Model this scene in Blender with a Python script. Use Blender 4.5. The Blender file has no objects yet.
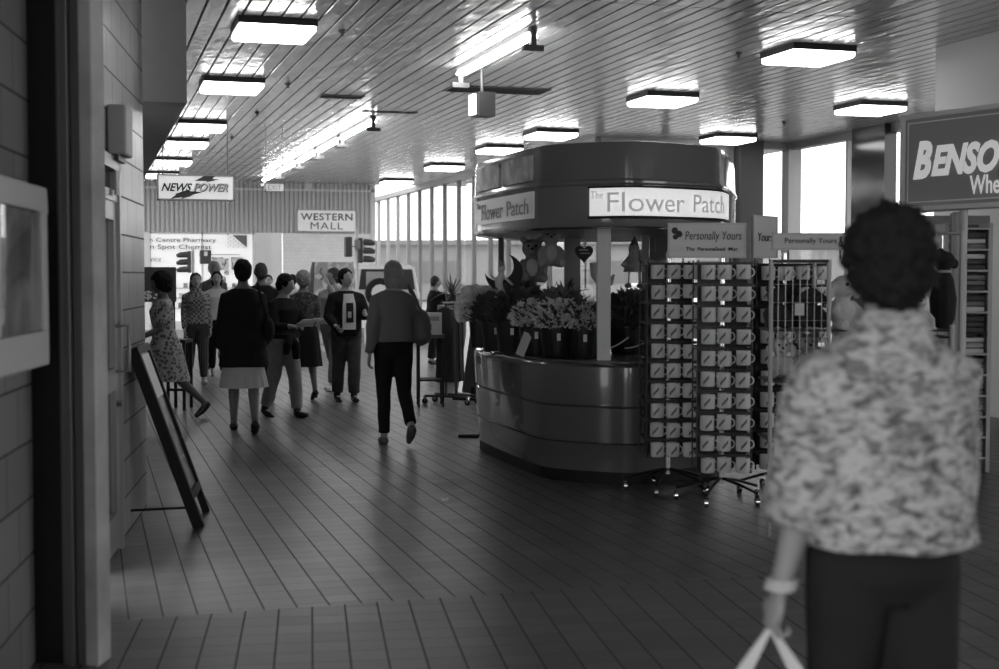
import bpy, bmesh, math, random
import numpy as np
from mathutils import Vector, Matrix
random.seed(7)
R = math.radians
SC = bpy.context.scene
COL = SC.collection
# ---------------------------------------------------------------- camera
FPX, CX, CY = 1370.0, 499.5, 334.5
EYE = 1.53
YAW = R(16.7)
PITCH = math.atan((CY - 275.0) / FPX)
cam_d = bpy.data.cameras.new('camera'); cam = bpy.data.objects.new('camera', cam_d); COL.objects.link(cam)
cam_d.sensor_width = 36.0; cam_d.sensor_fit = 'HORIZONTAL'; cam_d.lens = FPX * 36.0 / 999.0
cam_d.clip_end = 500; cam_d.clip_start = 0.05
cam.location = (0, 0, EYE); cam.rotation_euler = (R(90) - PITCH, 0, -YAW)
cam_d.dof.use_dof = True; cam_d.dof.focus_distance = 13.0; cam_d.dof.aperture_fstop = 2.6
SC.camera = cam
# ---------------------------------------------------------------- world, sun, exposure
SC.view_settings.view_transform = 'Standard'; SC.view_settings.look = 'None'
SC.view_settings.gamma = 1.0; SC.view_settings.use_curve_mapping = False
SC.view_settings.exposure = -0.2
world = bpy.data.worlds.new('overcast_sky'); SC.world = world; world.use_nodes = True
bg = world.node_tree.nodes['Background']
bg.inputs[0].default_value = (1, 1, 1, 1); bg.inputs[1].default_value = 4.0
LAMP_E = 9.0        # ceiling diffusers
TUBE_E = 42.0       # bare tubes
SC.cycles.use_denoising = True
SC.cycles.max_bounces = 8; SC.cycles.diffuse_bounces = 5; SC.cycles.glossy_bounces = 4
SC.cycles.transparent_max_bounces = 16
SC.cycles.sample_clamp_indirect = 6.0
SC.cycles.caustics_reflective = False; SC.cycles.caustics_refractive = False
# ---------------------------------------------------------------- measuring helpers: rays of the camera into the place
_Rm = cam.rotation_euler.to_matrix()
def ray(px, py): return _Rm @ Vector(((px - CX) / FPX, -(py - CY) / FPX, -1.0))
def onZ(px, py, z):
    d = ray(px, py); t = (z - EYE) / d.z; return Vector((d.x * t, d.y * t, z))
def onY(px, py, Y):
    d = ray(px, py); t = Y / d.y; return Vector((d.x * t, Y, EYE + d.z * t))
def onX(px, py, X):
    d = ray(px, py); t = X / d.x; return Vector((X, d.y * t, EYE + d.z * t))
def dep(px, py, z):
    d = ray(px, py); h = math.hypot(d.x, d.y)
    # z is depth along the level forward direction
    f = d.x * math.sin(YAW) + d.y * math.cos(YAW); t = z / f
    return Vector((d.x * t, d.y * t, EYE + d.z * t))
def flo(px, py): return onZ(px, py, 0.0)
def hgt(py, z): return EYE + (275.0 - py) * z / FPX
CEIL = 4.13
# ---------------------------------------------------------------- materials (all neutral: a black and white world)
MATS = {}
def newmat(name):
    m = bpy.data.materials.new(name); m.use_nodes = True
    return m, m.node_tree, m.node_tree.nodes['Principled BSDF']
def g3(v): return (v, v, v, 1)
def mat(name, v, rough=0.6, metal=0.0, emit=0.0, var=0.0, vscale=8.0, bump=0.0, bscale=40.0, coat=0.0, spec=0.4):
    if name in MATS: return MATS[name]
    m, nt, b = newmat(name)
    b.inputs['Base Color'].default_value = g3(v); b.inputs['Roughness'].default_value = rough
    b.inputs['Metallic'].default_value = metal; b.inputs['Coat Weight'].default_value = coat
    b.inputs['Specular IOR Level'].default_value = spec
    if emit > 0:
        b.inputs['Emission Color'].default_value = g3(1); b.inputs['Emission Strength'].default_value = emit
    tc = nt.nodes.new('ShaderNodeTexCoord')
    if var > 0:
        n = nt.nodes.new('ShaderNodeTexNoise'); n.inputs['Scale'].default_value = vscale; n.inputs['Detail'].default_value = 4
        nt.links.new(tc.outputs['Object'], n.inputs['Vector'])
        mr = nt.nodes.new('ShaderNodeMapRange'); mr.inputs[1].default_value = .3; mr.inputs[2].default_value = .7
        mr.inputs[3].default_value = v * (1 - var); mr.inputs[4].default_value = v * (1 + var)
        nt.links.new(n.outputs['Fac'], mr.inputs[0]); nt.links.new(mr.outputs[0], b.inputs['Base Color'])
    if bump > 0:
        n = nt.nodes.new('ShaderNodeTexNoise'); n.inputs['Scale'].default_value = bscale; n.inputs['Detail'].default_value = 3
        nt.links.new(tc.outputs['Object'], n.inputs['Vector'])
        bp = nt.nodes.new('ShaderNodeBump'); bp.inputs['Strength'].default_value = bump; bp.inputs['Distance'].default_value = .01
        nt.links.new(n.outputs['Fac'], bp.inputs['Height']); nt.links.new(bp.outputs[0], b.inputs['Normal'])
    MATS[name] = m; return m
def tiles(name, w, h, v0, v1, mortar, mw, mh, rough=.4, rot=0.0, vertical=False, off=0.0, bumpd=.002, spec=.5, stain=.0):
    """rectangular tiles w by h in object coordinates (x,y) or (x,z); each tile its own tone"""
    m, nt, b = newmat(name); N = nt.nodes; L = nt.links
    tc = N.new('ShaderNodeTexCoord'); mp = N.new('ShaderNodeMapping'); mp.inputs['Rotation'].default_value = (0, 0, rot)
    L.new(tc.outputs['Object'], mp.inputs['Vector'])
    sp = N.new('ShaderNodeSeparateXYZ'); L.new(mp.outputs[0], sp.inputs[0])
    def M(op, a, bb=None):
        n = N.new('ShaderNodeMath'); n.operation = op
        for i, x in enumerate([a, bb]):
            if x is None: continue
            if isinstance(x, (int, float)): n.inputs[i].default_value = x
            else: L.new(x, n.inputs[i])
        return n.outputs[0]
    X = sp.outputs[0]; Y = sp.outputs[2] if vertical else sp.outputs[1]
    v = M('DIVIDE', Y, h); vi = M('FLOOR', v)
    u = M('ADD', M('DIVIDE', X, w), M('MULTIPLY', M('MODULO', vi, 2.0), off)); ui = M('FLOOR', u)
    fu = M('SUBTRACT', u, ui); fv = M('SUBTRACT', v, vi)
    cb = N.new('ShaderNodeCombineXYZ'); L.new(ui, cb.inputs[0]); L.new(vi, cb.inputs[1])
    wn = N.new('ShaderNodeTexWhiteNoise'); wn.noise_dimensions = '2D'; L.new(cb.outputs[0], wn.inputs['Vector'])
    eu = M('LESS_THAN', fu, mw / w); ev = M('LESS_THAN', fv, mh / h); e = M('MAXIMUM', eu, ev)
    mr = N.new('ShaderNodeMapRange'); mr.inputs[3].default_value = v0; mr.inputs[4].default_value = v1
    L.new(wn.outputs['Value'], mr.inputs[0])
    nz = N.new('ShaderNodeTexNoise'); nz.inputs['Scale'].default_value = 1.3; nz.inputs['Detail'].default_value = 5
    L.new(tc.outputs['Object'], nz.inputs['Vector'])
    st = M('MULTIPLY', mr.outputs[0], M('ADD', M('MULTIPLY', nz.outputs['Fac'], stain * 2), 1 - stain))
    mx = N.new('ShaderNodeMix'); mx.data_type = 'FLOAT'; L.new(e, mx.inputs[0]); L.new(st, mx.inputs[2]); mx.inputs[3].default_value = mortar
    L.new(mx.outputs[0], b.inputs['Base Color'])
    rr = M('ADD', M('MULTIPLY', e, .4), M('ADD', M('MULTIPLY', nz.outputs['Fac'], .16), rough - .08)); L.new(rr, b.inputs['Roughness'])
    b.inputs['Specular IOR Level'].default_value = spec
    n2 = N.new('ShaderNodeTexNoise'); n2.inputs['Scale'].default_value = 22; L.new(tc.outputs['Object'], n2.inputs['Vector'])
    bp = N.new('ShaderNodeBump'); bp.inputs['Strength'].default_value = .6; bp.inputs['Distance'].default_value = bumpd
    L.new(M('ADD', M('SUBTRACT', 1.0, e), M('MULTIPLY', n2.outputs['Fac'], .25)), bp.inputs['Height']); L.new(bp.outputs[0], b.inputs['Normal'])
    MATS[name] = m; return m
def pattern(name, kind, a, b_, scale=20.0, rough=.9, thr=.5, stretch=(1, 1, 1), soft=.06):
    if name in MATS: return MATS[name]
    m, nt, b = newmat(name); N = nt.nodes; L = nt.links
    tc = N.new('ShaderNodeTexCoord'); mp = N.new('ShaderNodeMapping'); mp.inputs['Scale'].default_value = stretch
    L.new(tc.outputs['Object'], mp.inputs['Vector'])
    if kind == 'noise':
        t = N.new('ShaderNodeTexNoise'); t.inputs['Scale'].default_value = scale; t.inputs['Detail'].default_value = 2; t.inputs['Distortion'].default_value = 1.0; o = t.outputs['Fac']
    elif kind == 'voronoi':
        t = N.new('ShaderNodeTexVoronoi'); t.inputs['Scale'].default_value = scale; o = t.outputs['Distance']
    elif kind == 'wave':
        t = N.new('ShaderNodeTexWave'); t.inputs['Scale'].default_value = scale; t.inputs['Distortion'].default_value = .5; o = t.outputs['Fac']
    elif kind == 'rings':
        t = N.new('ShaderNodeTexWave'); t.inputs['Scale'].default_value = scale; t.inputs['Distortion'].default_value = 9.; t.inputs['Detail'].default_value = 2; t.inputs['Detail Scale'].default_value = 1.2; o = t.outputs['Fac']
    else:
        t = N.new('ShaderNodeTexChecker'); t.inputs['Scale'].default_value = scale; o = t.outputs['Fac']
    L.new(mp.outputs[0], t.inputs['Vector'])
    mr = N.new('ShaderNodeMapRange'); mr.inputs[1].default_value = thr - soft; mr.inputs[2].default_value = thr + soft
    mr.inputs[3].default_value = a; mr.inputs[4].default_value = b_
    L.new(o, mr.inputs[0]); L.new(mr.outputs[0], b.inputs['Base Color']); b.inputs['Roughness'].default_value = rough
    MATS[name] = m; return m
def glassmat(name, tint=.97, refl=1.45):
    if name in MATS: return MATS[name]
    m, nt, b = newmat(name); N = nt.nodes; L = nt.links; N.remove(b)
    out = [n for n in N if n.type == 'OUTPUT_MATERIAL'][0]
    t = N.new('ShaderNodeBsdfTransparent'); t.inputs[0].default_value = g3(tint)
    g = N.new('ShaderNodeBsdfGlossy'); g.inputs['Roughness'].default_value = .02
    lw = N.new('ShaderNodeLayerWeight'); lw.inputs[0].default_value = .5
    pw_ = N.new('ShaderNodeMath'); pw_.operation = 'POWER'; pw_.inputs[1].default_value = 5.0; L.new(lw.outputs['Facing'], pw_.inputs[0])
    fr = N.new('ShaderNodeMath'); fr.operation = 'MULTIPLY_ADD'; fr.inputs[1].default_value = .55; fr.inputs[2].default_value = .03; L.new(pw_.outputs[0], fr.inputs[0])
    mx = N.new('ShaderNodeMixShader'); L.new(fr.outputs[0], mx.inputs[0]); L.new(t.outputs[0], mx.inputs[1]); L.new(g.outputs[0], mx.inputs[2])
    L.new(mx.outputs[0], out.inputs[0]); MATS[name] = m; return m
# ---------------------------------------------------------------- mesh collecting
class MB:
    def __init__(s): s.v = []; s.f = []; s.m = []; s.mi = 0
    def add(s, vs, fs):
        n = len(s.v); s.v += [tuple(p) for p in vs]; s.f += [tuple(i + n for i in f) for f in fs]; s.m += [s.mi] * len(fs); return s
    def box(s, c, d, rz=0.0, M=None):
        x, y, z = d[0] / 2, d[1] / 2, d[2] / 2
        vs = [Vector(p) for p in [(-x,-y,-z),(x,-y,-z),(x,y,-z),(-x,y,-z),(-x,-y,z),(x,-y,z),(x,y,z),(-x,y,z)]]
        Q = M if M is not None else Matrix.Rotation(rz, 3, 'Z')
        return s.add([Q @ p + Vector(c) for p in vs], [(0,3,2,1),(4,5,6,7),(0,1,5,4),(1,2,6,5),(2,3,7,6),(3,0,4,7)])
    def b2(s, x0, x1, y0, y1, z0, z1): return s.box(((x0+x1)/2,(y0+y1)/2,(z0+z1)/2), (abs(x1-x0),abs(y1-y0),abs(z1-z0)))
    def loft(s, rings, cap0=True, cap1=True):
        n = len(rings[0]); vs = [p for r in rings for p in r]; fs = []
        for k in range(len(rings) - 1):
            for i in range(n):
                j = (i + 1) % n; fs.append((k*n+i, k*n+j, (k+1)*n+j, (k+1)*n+i))
        if cap0: fs.append(tuple(range(n-1, -1, -1)))
        if cap1: fs.append(tuple(range((len(rings)-1)*n, len(rings)*n)))
        return s.add(vs, fs)
    def tube(s, pts, rad, seg=10, flat=1.0):
        """pts a path, rad one radius or one per point"""
        pts = [Vector(p) for p in pts]; rad = rad if isinstance(rad, (list, tuple)) else [rad] * len(pts)
        rings = []; up = None
        for i, p in enumerate(pts):
            d = (pts[min(i+1, len(pts)-1)] - pts[max(i-1, 0)])
            if d.length < 1e-9: d = Vector((0, 0, 1))
            d.normalize()
            if up is None: up = Vector((0, 0, 1)) if abs(d.z) < .9 else Vector((1, 0, 0))
            a = d.cross(up)
            if a.length < 1e-6: a = d.cross(Vector((0, 1, 0)))
            a.normalize(); b = a.cross(d).normalized(); up = b
            rings.append([p + (a * math.cos(t) + b * math.sin(t) * flat) * rad[i] for t in [2*math.pi*k/seg for k in range(seg)]])
        return s.loft(rings)
    def cyl(s, p0, p1, r0, r1=None, seg=12): return s.tube([p0, p1], [r0, r0 if r1 is None else r1], seg)
    def ball(s, c, r, seg=14, rings=9, M=None, fn=None):
        r = r if isinstance(r, (tuple, list)) else (r, r, r); vs = []; fs = []
        for i in range(rings + 1):
            a = math.pi * i / rings
            for k in range(seg):
                t = 2*math.pi*k/seg; p = Vector((math.sin(a)*math.cos(t), math.sin(a)*math.sin(t), math.cos(a)))
                q = Vector((p.x*r[0], p.y*r[1], p.z*r[2]))
                if fn: q = fn(p, q)
                if M is not None: q = M @ q
                vs.append(q + Vector(c))
        for i in range(rings):
            for k in range(seg):
                j = (k+1) % seg; fs.append((i*seg+k, (i+1)*seg+k, (i+1)*seg+j, i*seg+j))
        return s.add(vs, fs)
    def prism(s, poly, z0, z1): return s.loft([[(x, y, z0) for x, y in poly], [(x, y, z1) for x, y in poly]])
    def prismY(s, poly, y0, y1): return s.loft([[(x, y0, z) for x, z in poly], [(x, y1, z) for x, z in poly]])
    def lathe(s, c, prof, seg=16):
        return s.loft([[(c[0]+r*math.cos(t), c[1]+r*math.sin(t), c[2]+z) for t in [2*math.pi*k/seg for k in range(seg)]] for r, z in prof])
    def mesh(s, name, mats, smooth=False):
        me = bpy.data.meshes.new(name); me.from_pydata(s.v, [], s.f)
        for m in (mats if isinstance(mats, (list, tuple)) else [mats]): me.materials.append(m)
        if any(s.m): me.polygons.foreach_set('material_index', s.m)
        bm = bmesh.new(); bm.from_mesh(me); bmesh.ops.remove_doubles(bm, verts=bm.verts, dist=1e-6); bmesh.ops.recalc_face_normals(bm, faces=bm.faces); bm.to_mesh(me); bm.free()
        if smooth:
            me.polygons.foreach_set('use_smooth', [True] * len(me.polygons)); 
            try: me.set_sharp_from_angle(angle=R(45))
            except Exception: pass
        me.update(); return me
def put(name, me, parent=None, loc=(0,0,0), rz=0.0):
    o = bpy.data.objects.new(name, me); COL.objects.link(o)
    if parent: o.parent = parent
    o.location = loc; o.rotation_euler = (0, 0, rz); return o
def part(name, mb, m, parent, smooth=False, bevel=0.0, loc=(0,0,0), rz=0.0, label=None):
    me = mb if isinstance(mb, bpy.types.Mesh) else mb.mesh(name, m, smooth)
    o = put(name, me, parent, loc, rz)
    if bevel: bv = o.modifiers.new('bevel', 'BEVEL'); bv.width = bevel; bv.segments = 2; bv.limit_method = 'ANGLE'
    if label: o['label'] = label
    return o
def thing(name, label, cat, loc=(0,0,0), rz=0.0, group=None):
    o = bpy.data.objects.new(name, None); COL.objects.link(o); o.location = loc; o.rotation_euler = (0, 0, rz)
    o.empty_display_size = .1
    o['label'] = label; o['category'] = cat
    if group: o['group'] = group
    return o
def solo(name, mb, m, label, cat, loc=(0,0,0), rz=0.0, group=None, smooth=False, bevel=0.0):
    o = part(name, mb, m, None, smooth, bevel, loc, rz); o['label'] = label; o['category'] = cat
    if group: o['group'] = group
    return o
def struct(name, mb, m, smooth=False, loc=(0,0,0), rz=0.0, bevel=0.0, parent=None):
    o = part(name, mb, m, parent, smooth, bevel, loc, rz)
    if parent is None: o['kind'] = 'structure'
    return o
def dup(root, loc, rz, label, group=None):
    r = root.copy(); COL.objects.link(r); r.location = loc; r.rotation_euler = (0, 0, rz); r['label'] = label
    if group: r['group'] = group
    for ch in list(root.children):
        c = ch.copy(); COL.objects.link(c); c.parent = r
        for g in list(ch.children):
            d = g.copy(); COL.objects.link(d); d.parent = c
    return r
def bake(me, mods):
    o = bpy.data.objects.new('tmp', me); COL.objects.link(o)
    for typ, kw in mods:
        md = o.modifiers.new('m', typ)
        for k, v in kw.items(): setattr(md, k, v)
    dg = bpy.context.evaluated_depsgraph_get(); out = bpy.data.meshes.new_from_object(o.evaluated_get(dg))
    bpy.data.objects.remove(o); return out
def fused(mb, m, voxel=.012, smooth=4, fn=None):
    """parts of one body grown together into one skin"""
    me = mb.mesh('tmp', m)
    me = bake(me, [('REMESH', dict(mode='VOXEL', voxel_size=voxel)), ('SMOOTH', dict(factor=.5, iterations=smooth))])
    me.materials.clear(); me.materials.append(m)
    if fn:
        n = len(me.vertices); co = np.empty(n*3, 'f'); me.vertices.foreach_get('co', co); no = np.empty(n*3, 'f'); me.vertex_normals.foreach_get('vector', no)
        co = fn(co.reshape(-1, 3), no.reshape(-1, 3)); me.vertices.foreach_set('co', co.astype('f').ravel())
    me.polygons.foreach_set('use_smooth', [True] * len(me.polygons)); me.update(); return me
_txt = {}
def text_mesh(body, w, h, m, shear=0.0, bold=0.0, ext=.003, keep=False, space=1.0):
    """flat lettering in the XZ plane, read from -Y, centred; fitted to w by h"""
    cu = bpy.data.curves.new('t', 'FONT'); cu.body = body; cu.extrude = ext / 2; cu.shear = shear; cu.offset = bold; cu.space_character = space
    cu.align_x = 'CENTER'; cu.size = 1.0; cu.resolution_u = 3
    o = bpy.data.objects.new('t', cu); COL.objects.link(o)
    dg = bpy.context.evaluated_depsgraph_get(); me = bpy.data.meshes.new_from_object(o.evaluated_get(dg)); bpy.data.objects.remove(o)
    n = len(me.vertices); co = np.empty(n*3, 'f'); me.vertices.foreach_get('co', co); co = co.reshape(-1, 3)
    lo, hi = co[:, :2].min(0), co[:, :2].max(0); c = (lo + hi) / 2; sz = hi - lo
    sx, sy = w / sz[0], h / sz[1]
    if keep: sx = sy = min(sx, sy)
    x = (co[:, 0]-c[0])*sx; y = (co[:, 1]-c[1])*sy; z = co[:, 2]
    co = np.stack([x, -z, y], 1); me.vertices.foreach_set('co', co.astype('f').ravel()); me.materials.clear(); me.materials.append(m); me.update(); return me
def lettering(body, w, h, m, parent, loc, rz=0.0, name='lettering', **k): return put(name, text_mesh(body, w, h, m, **k), parent, loc, rz)
# ================================================================ SETTING
M_tile = tiles('quarry_tile', .15, .15, .095, .14, .035, .008, .003, rough=.36, stain=.35)
M_tile2 = tiles('quarry_tile_turned', .15, .15, .105, .145, .035, .008, .003, rough=.42, rot=R(8.8), stain=.25)
M_block = tiles('glazed_wall_block', .40, .22, .20, .27, .06, .008, .010, rough=.3, vertical=True, off=.5)
M_white = mat('white_paint', .78, .5); M_light = mat('light_grey_paint', .5, .5); M_mid = mat('mid_grey_paint', .25, .5)
M_dark = mat('dark_grey_paint', .06, .45); M_black = mat('black_paint', .014, .6, spec=.25); M_steel = mat('brushed_steel', .45, .3, 1.0)
M_chrome = mat('chrome', .7, .12, 1.0); M_wood = mat('pale_wood', .42, .45, var=.25, vscale=5)
M_frame = mat('grey_metal_frame', .14, .35, .3); M_mull = mat('mullion_metal', .30, .4, .2); M_concrete = mat('concrete', .5, .9, var=.1, vscale=2)
M_glass = glassmat('clear_glass'); M_darkglass = mat('dark_glass', .01, .05)
YC = flo(450, 597).y                     # the joint where the tile field turns
mb = MB(); mb.b2(-1.5, 14, YC, 39.2, -.1, 0); struct('floor', mb, M_tile)
mb = MB(); mb.b2(-1.5, 14, -8, YC, -.1, 0); struct('floor_near', mb, M_tile2)
# ceiling: narrow metal planks running down the mall, cross joints every few metres
def ceiling_mat():
    m, nt, b = newmat('ceiling_plank'); N = nt.nodes; L = nt.links
    b.inputs['Base Color'].default_value = g3(.60); b.inputs['Roughness'].default_value = .2; b.inputs['Metallic'].default_value = .35
    tc = N.new('ShaderNodeTexCoord'); mp = N.new('ShaderNodeMapping'); mp.inputs['Scale'].default_value = (1.6, .55, 1)
    L.new(tc.outputs['Object'], mp.inputs[0]); n = N.new('ShaderNodeTexNoise'); n.inputs['Scale'].default_value = 4.5; n.inputs['Detail'].default_value = 2
    L.new(mp.outputs[0], n.inputs['Vector']); bp = N.new('ShaderNodeBump'); bp.inputs['Strength'].default_value = .8; bp.inputs['Distance'].default_value = .022
    L.new(n.outputs['Fac'], bp.inputs['Height']); L.new(bp.outputs[0], b.inputs['Normal'])
    return m
M_ceil = ceiling_mat()
rnd = random.Random(3)
seams = [-8.0, onZ(983, 25, CEIL).y, onZ(250, 75, CEIL).y, onZ(180, 146.6, CEIL).y, 39.2]
mb = MB(); W_, G_ = .195, .020
for k in range(len(seams) - 1):
    y0, y1 = seams[k] + .012, seams[k+1] - .012
    x = -1.6
    while x < 14.0:
        a, c = rnd.uniform(-.0012, .0012), rnd.uniform(-.0012, .0012)
        e, f = rnd.uniform(-.0012, .0012), rnd.uniform(-.0012, .0012)
        p = [(x, CEIL+.03), (x, CEIL+.006), (x+.006, CEIL), (x+W_-G_-.006, CEIL), (x+W_-G_, CEIL+.006), (x+W_-G_, CEIL+.03)]
        o0 = [0, 0, a, c, 0, 0]; o1 = [0, 0, e, f, 0, 0]
        r0 = [(q[0], y0, q[1]+o0[i]) for i, q in enumerate(p)]; r1 = [(q[0], y1, q[1]+o1[i]) for i, q in enumerate(p)]
        mb.loft([r0, r1]); x += W_
ce = struct('ceiling', mb, M_ceil)
mb = MB(); mb.b2(-1.7, 14.2, -8.2, 39.2, CEIL+.03, CEIL+.2); struct('ceiling_void', mb, M_black, parent=ce)
# left side. frame of the angled shopfront wall: u runs away from the camera along it, local -y faces the mall
AW = YAW - math.atan((CX - 310) / FPX)             # direction of the wall, clockwise from +Y
def wl(px, py=None):                                # wall plane point at the floor for a pixel column
    return flo(px, 275 + (310 - px) / .707)
W0, W1 = wl(147), wl(118)
wdir = (W0 - W1).normalized(); wang = math.atan2(wdir.y, wdir.x)
WB = wl(104); wn_ = Vector((-wdir.y, wdir.x, 0))    # points away from the mall (left)
def wloc(u, v, z=0):                                # u along the wall from the far corner (negative = nearer), v into the mall
    return W0 + wdir * u - wn_ * v + Vector((0, 0, z))
UD = (wl(118) - W0).length; UE = (wl(104) - W0).length
M_wb = M_block
mb = MB(); mb.b2(-UD+.0, 0, 0, .3, 0, CEIL)         # pier beside the door, local x along the wall
mb.b2(-UD-1.5, -UD, 0, .3, 2.17, CEIL)              # above the door
mb.b2(-6.5-UD, -UD-1.5, 0, .3, 0, CEIL)
wlft = struct('wall_left_front', mb, M_block, loc=W0, rz=wang)
# far left wall, parallel to the mall
mb = MB(); mb.b2(0, 14.0, 0, .3, 0, CEIL)
struct('wall_left', mb, M_block, loc=(W0.x-1.0, W0.y+.02, 0), rz=R(90))
# door in the angled wall
D0 = -UD
mb = MB(); dW = 1.5
fr = struct('door_1', MB().b2(D0-.06, D0, -.04, .1, 0, 2.17).b2(D0-dW, D0-dW+.06, -.04, .1, 0, 2.17).b2(D0-dW, D0, -.04, .1, 2.10, 2.17).b2(D0-dW+.06, D0-.06, -.03, .08, 1.93, 1.99).b2(D0-.72, D0-.66, -.04, .1, 0, 2.1), mat('door_aluminium', .38, .35, .4), loc=W0, rz=wang)
lf = struct('door_leaf', MB().b2(D0-.16, D0-.06, -.02, .05, .02, 1.93).b2(D0-.66, D0-.58, -.02, .05, .02, 1.93).b2(D0-.58, D0-.16, -.02, .05, .02, .22).b2(D0-.58, D0-.16, -.02, .05, .9, 1.02).b2(D0-.58, D0-.16, -.02, .05, 1.83, 1.93), MATS['door_aluminium'], parent=fr)
struct('door_pane', MB().b2(D0-.58, D0-.16, .01, .03, .22, .9).b2(D0-.58, D0-.16, .01, .03, 1.02, 1.83).b2(D0-.66, D0-.06, .01, .03, 1.99, 2.1), M_darkglass, parent=fr)
struct('door_handle', MB().tube([(D0-.13, -.02, 1.0), (D0-.13, -.09, 1.0), (D0-.13, -.09, 1.25), (D0-.13, -.02, 1.25)], .011), MATS['door_aluminium'], parent=fr, smooth=True)
struct('door_lock', MB().cyl((D0-.13, -.02, .82), (D0-.13, -.045, .82), .02), M_chrome, parent=fr)
# box above door
bx = thing('alarm_box', 'grey metal box fixed on the tiled wall above the glass door', 'box', wloc(-UD-.12, .004, 2.18), wang)
part('housing', MB().b2(-.14, .14, -.10, 0, 0, .27), M_light, bx, bevel=.012)
part('base_plate', MB().b2(-.15, .15, -.06, 0, -.03, 0), M_dark, bx)
nt_ = thing('door_notice', 'small pale square notice on the frame above the glass door', 'notice', wloc(-UD-.25, .045, 2.0), wang)
part('sheet', MB().b2(-.06, .06, -.012, 0, -.04, .09), M_light, nt_)
# stub that steps out beside the camera: dark panel, metal frame, timber edge
s0 = dep(25, 400, 5.35); s1 = dep(98.5, 400, 5.32)
s0.z = s1.z = 0; sd = (s1 - s0); sl = sd.length; sang = math.atan2(sd.y, sd.x)
st = struct('wall_left_return', MB().b2(-.02, sl*.50, 0, .08, 0, CEIL), mat('dark_panel', .012, .35), loc=s0, rz=sang)
struct('frame_post', MB().b2(sl*.50, sl*.56, -.02, .09, 0, CEIL).b2(sl*.57, sl*.68, -.035, .09, 0, CEIL).b2(sl*.69, sl*.82, -.015, .09, 0, CEIL), M_frame, parent=st, bevel=.004)
struct('timber_edge', MB().b2(sl*.82, sl*1.0, -.03, .10, 0, CEIL), M_wood, parent=st, bevel=.006)
# framed board on the near wall
b0 = dep(2, 300, 4.5); b1 = dep(49, 300, 5.2); b0.z = b1.z = 0; bd = b1 - b0; bl = bd.length; bang = math.atan2(bd.y, bd.x)
bo = thing('poster_case', 'white framed poster case on the wall at the left edge', 'poster case', b0 + Vector((0, 0, 1.19)), bang)
part('frame', MB().b2(-.1, bl, 0, .07, 0, .13).b2(-.1, bl, 0, .07, .58, .67).b2(bl-.08, bl, 0, .07, .13, .58).b2(-.1, 0, 0, .07, .13, .58), M_light, bo, bevel=.01)
part('poster', MB().b2(0, bl-.08, .02, .04, .13, .58), pattern('blurred_poster', 'noise', .10, .5, 3, .25, .5, (1, 1, 1), .15), bo)
part('glazing', MB().b2(0, bl-.08, .010, .014, .13, .58), M_glass, bo)
lettering('OPENING HOURS', .25, .02, M_mid, bo, (bl*.4, -.002, .06)) if False else None
# bulkhead over the shopfronts
z0b = dep(187, 103, 9.35)
xb = z0b.x; yb = z0b.y; zb = z0b.z
mb = MB(); mb.b2(-.2, xb, yb, 22.5, zb, CEIL); struct('trim_1', mb, mat('bulkhead_paint', .34, .6, var=.04))
# wall behind the camera, its unseen opening added to admit daylight; right-hand wall
mb = MB(); mb.b2(-3, 14.2, -8.3, -8, 0, .3).b2(1.9, 14.2, -8.3, -8, .3, CEIL-.5).b2(-3, 14.2, -8.3, -8, CEIL-.5, CEIL).b2(-3, -1, -8.3, -8, .3, CEIL-.5)
for k in range(8): mb.b2(-1+k*2.1-.05, -1+k*2.1+.05, -8.2, -8.1, .3, CEIL-.5)
wbk = struct('wall_back', mb, M_mid)
XW = 9.33; YW = dep(933, 49.5, 15.8).y
mb = MB(); mb.b2(XW, XW+.3, 7, YW, 0, CEIL).b2(XW+.3, 14.2, YW-.3, YW, 0, CEIL); struct('wall_right', mb, mat('right_wall_paint', .75, .7))
struct('wall_right_near', MB().b2(XW, XW+.3, -8, 7, 0, .5).b2(XW, XW+.3, -8, 7, CEIL-.4, CEIL).b2(XW, XW+.3, 6.7, 7, 0, CEIL), M_mid)  # stretch left open out of view to bring in daylight
# ---------------- glazing
XG, XG2 = 9.3, 13.35; YJ = 24.4; HD = CEIL
def mull(x, y, along='y', w=.09, d=.16):
    m_ = MB(); m_.b2(x-d/2, x+d/2, y-w/2, y+w/2, 0, HD) if along == 'y' else m_.b2(x-w/2, x+w/2, y-d/2, y+d/2, 0, HD); return m_
def bay(name, pts, along):
    mb = MB(); g = MB()
    for i, (x, y) in enumerate(pts):
        if along == 'y': mb.b2(x-.055, x+.055, y-.03, y+.03, .1, HD-.14)
        else: mb.b2(x-.05, x+.05, y-.09, y+.09, .1, HD-.14)
    (xa, ya), (xc, yc) = pts[0], pts[-1]
    if along == 'y': mb.b2(xa-.1, xa+.1, ya, yc, HD-.14, HD).b2(xa-.1, xa+.1, ya, yc, 0, .12); g.b2(xa-.006, xa+.006, ya, yc, .1, HD-.1)
    else: mb.b2(xa, xc, ya-.1, ya+.1, HD-.14, HD).b2(xa, xc, ya-.1, ya+.1, 0, .12); g.b2(xa, xc, ya-.006, ya+.006, .1, HD-.1)
    o = struct(name, mb, M_mull); struct('window_pane', g, M_glass, parent=o); return o
y = YJ; P_ = []
while y < 49: P_.append((XG, y)); y += 1.47
bay('window_1', P_, 'y')
bay('window_2', [(XG, YJ), (XG+1.35, YJ), (XG+2.7, YJ), (XG2, YJ)], 'x')
P2 = [(XG2, YJ - k * 2.14) for k in range(5, -1, -1)]
bay('window_3', P2, 'y')
XL = W0.x - 1.0
bay('added_window_left', [(XL, W0.y+14 + k*2.27) for k in range(8)], 'y')  # unseen glazing added to bring daylight in from the left
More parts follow.
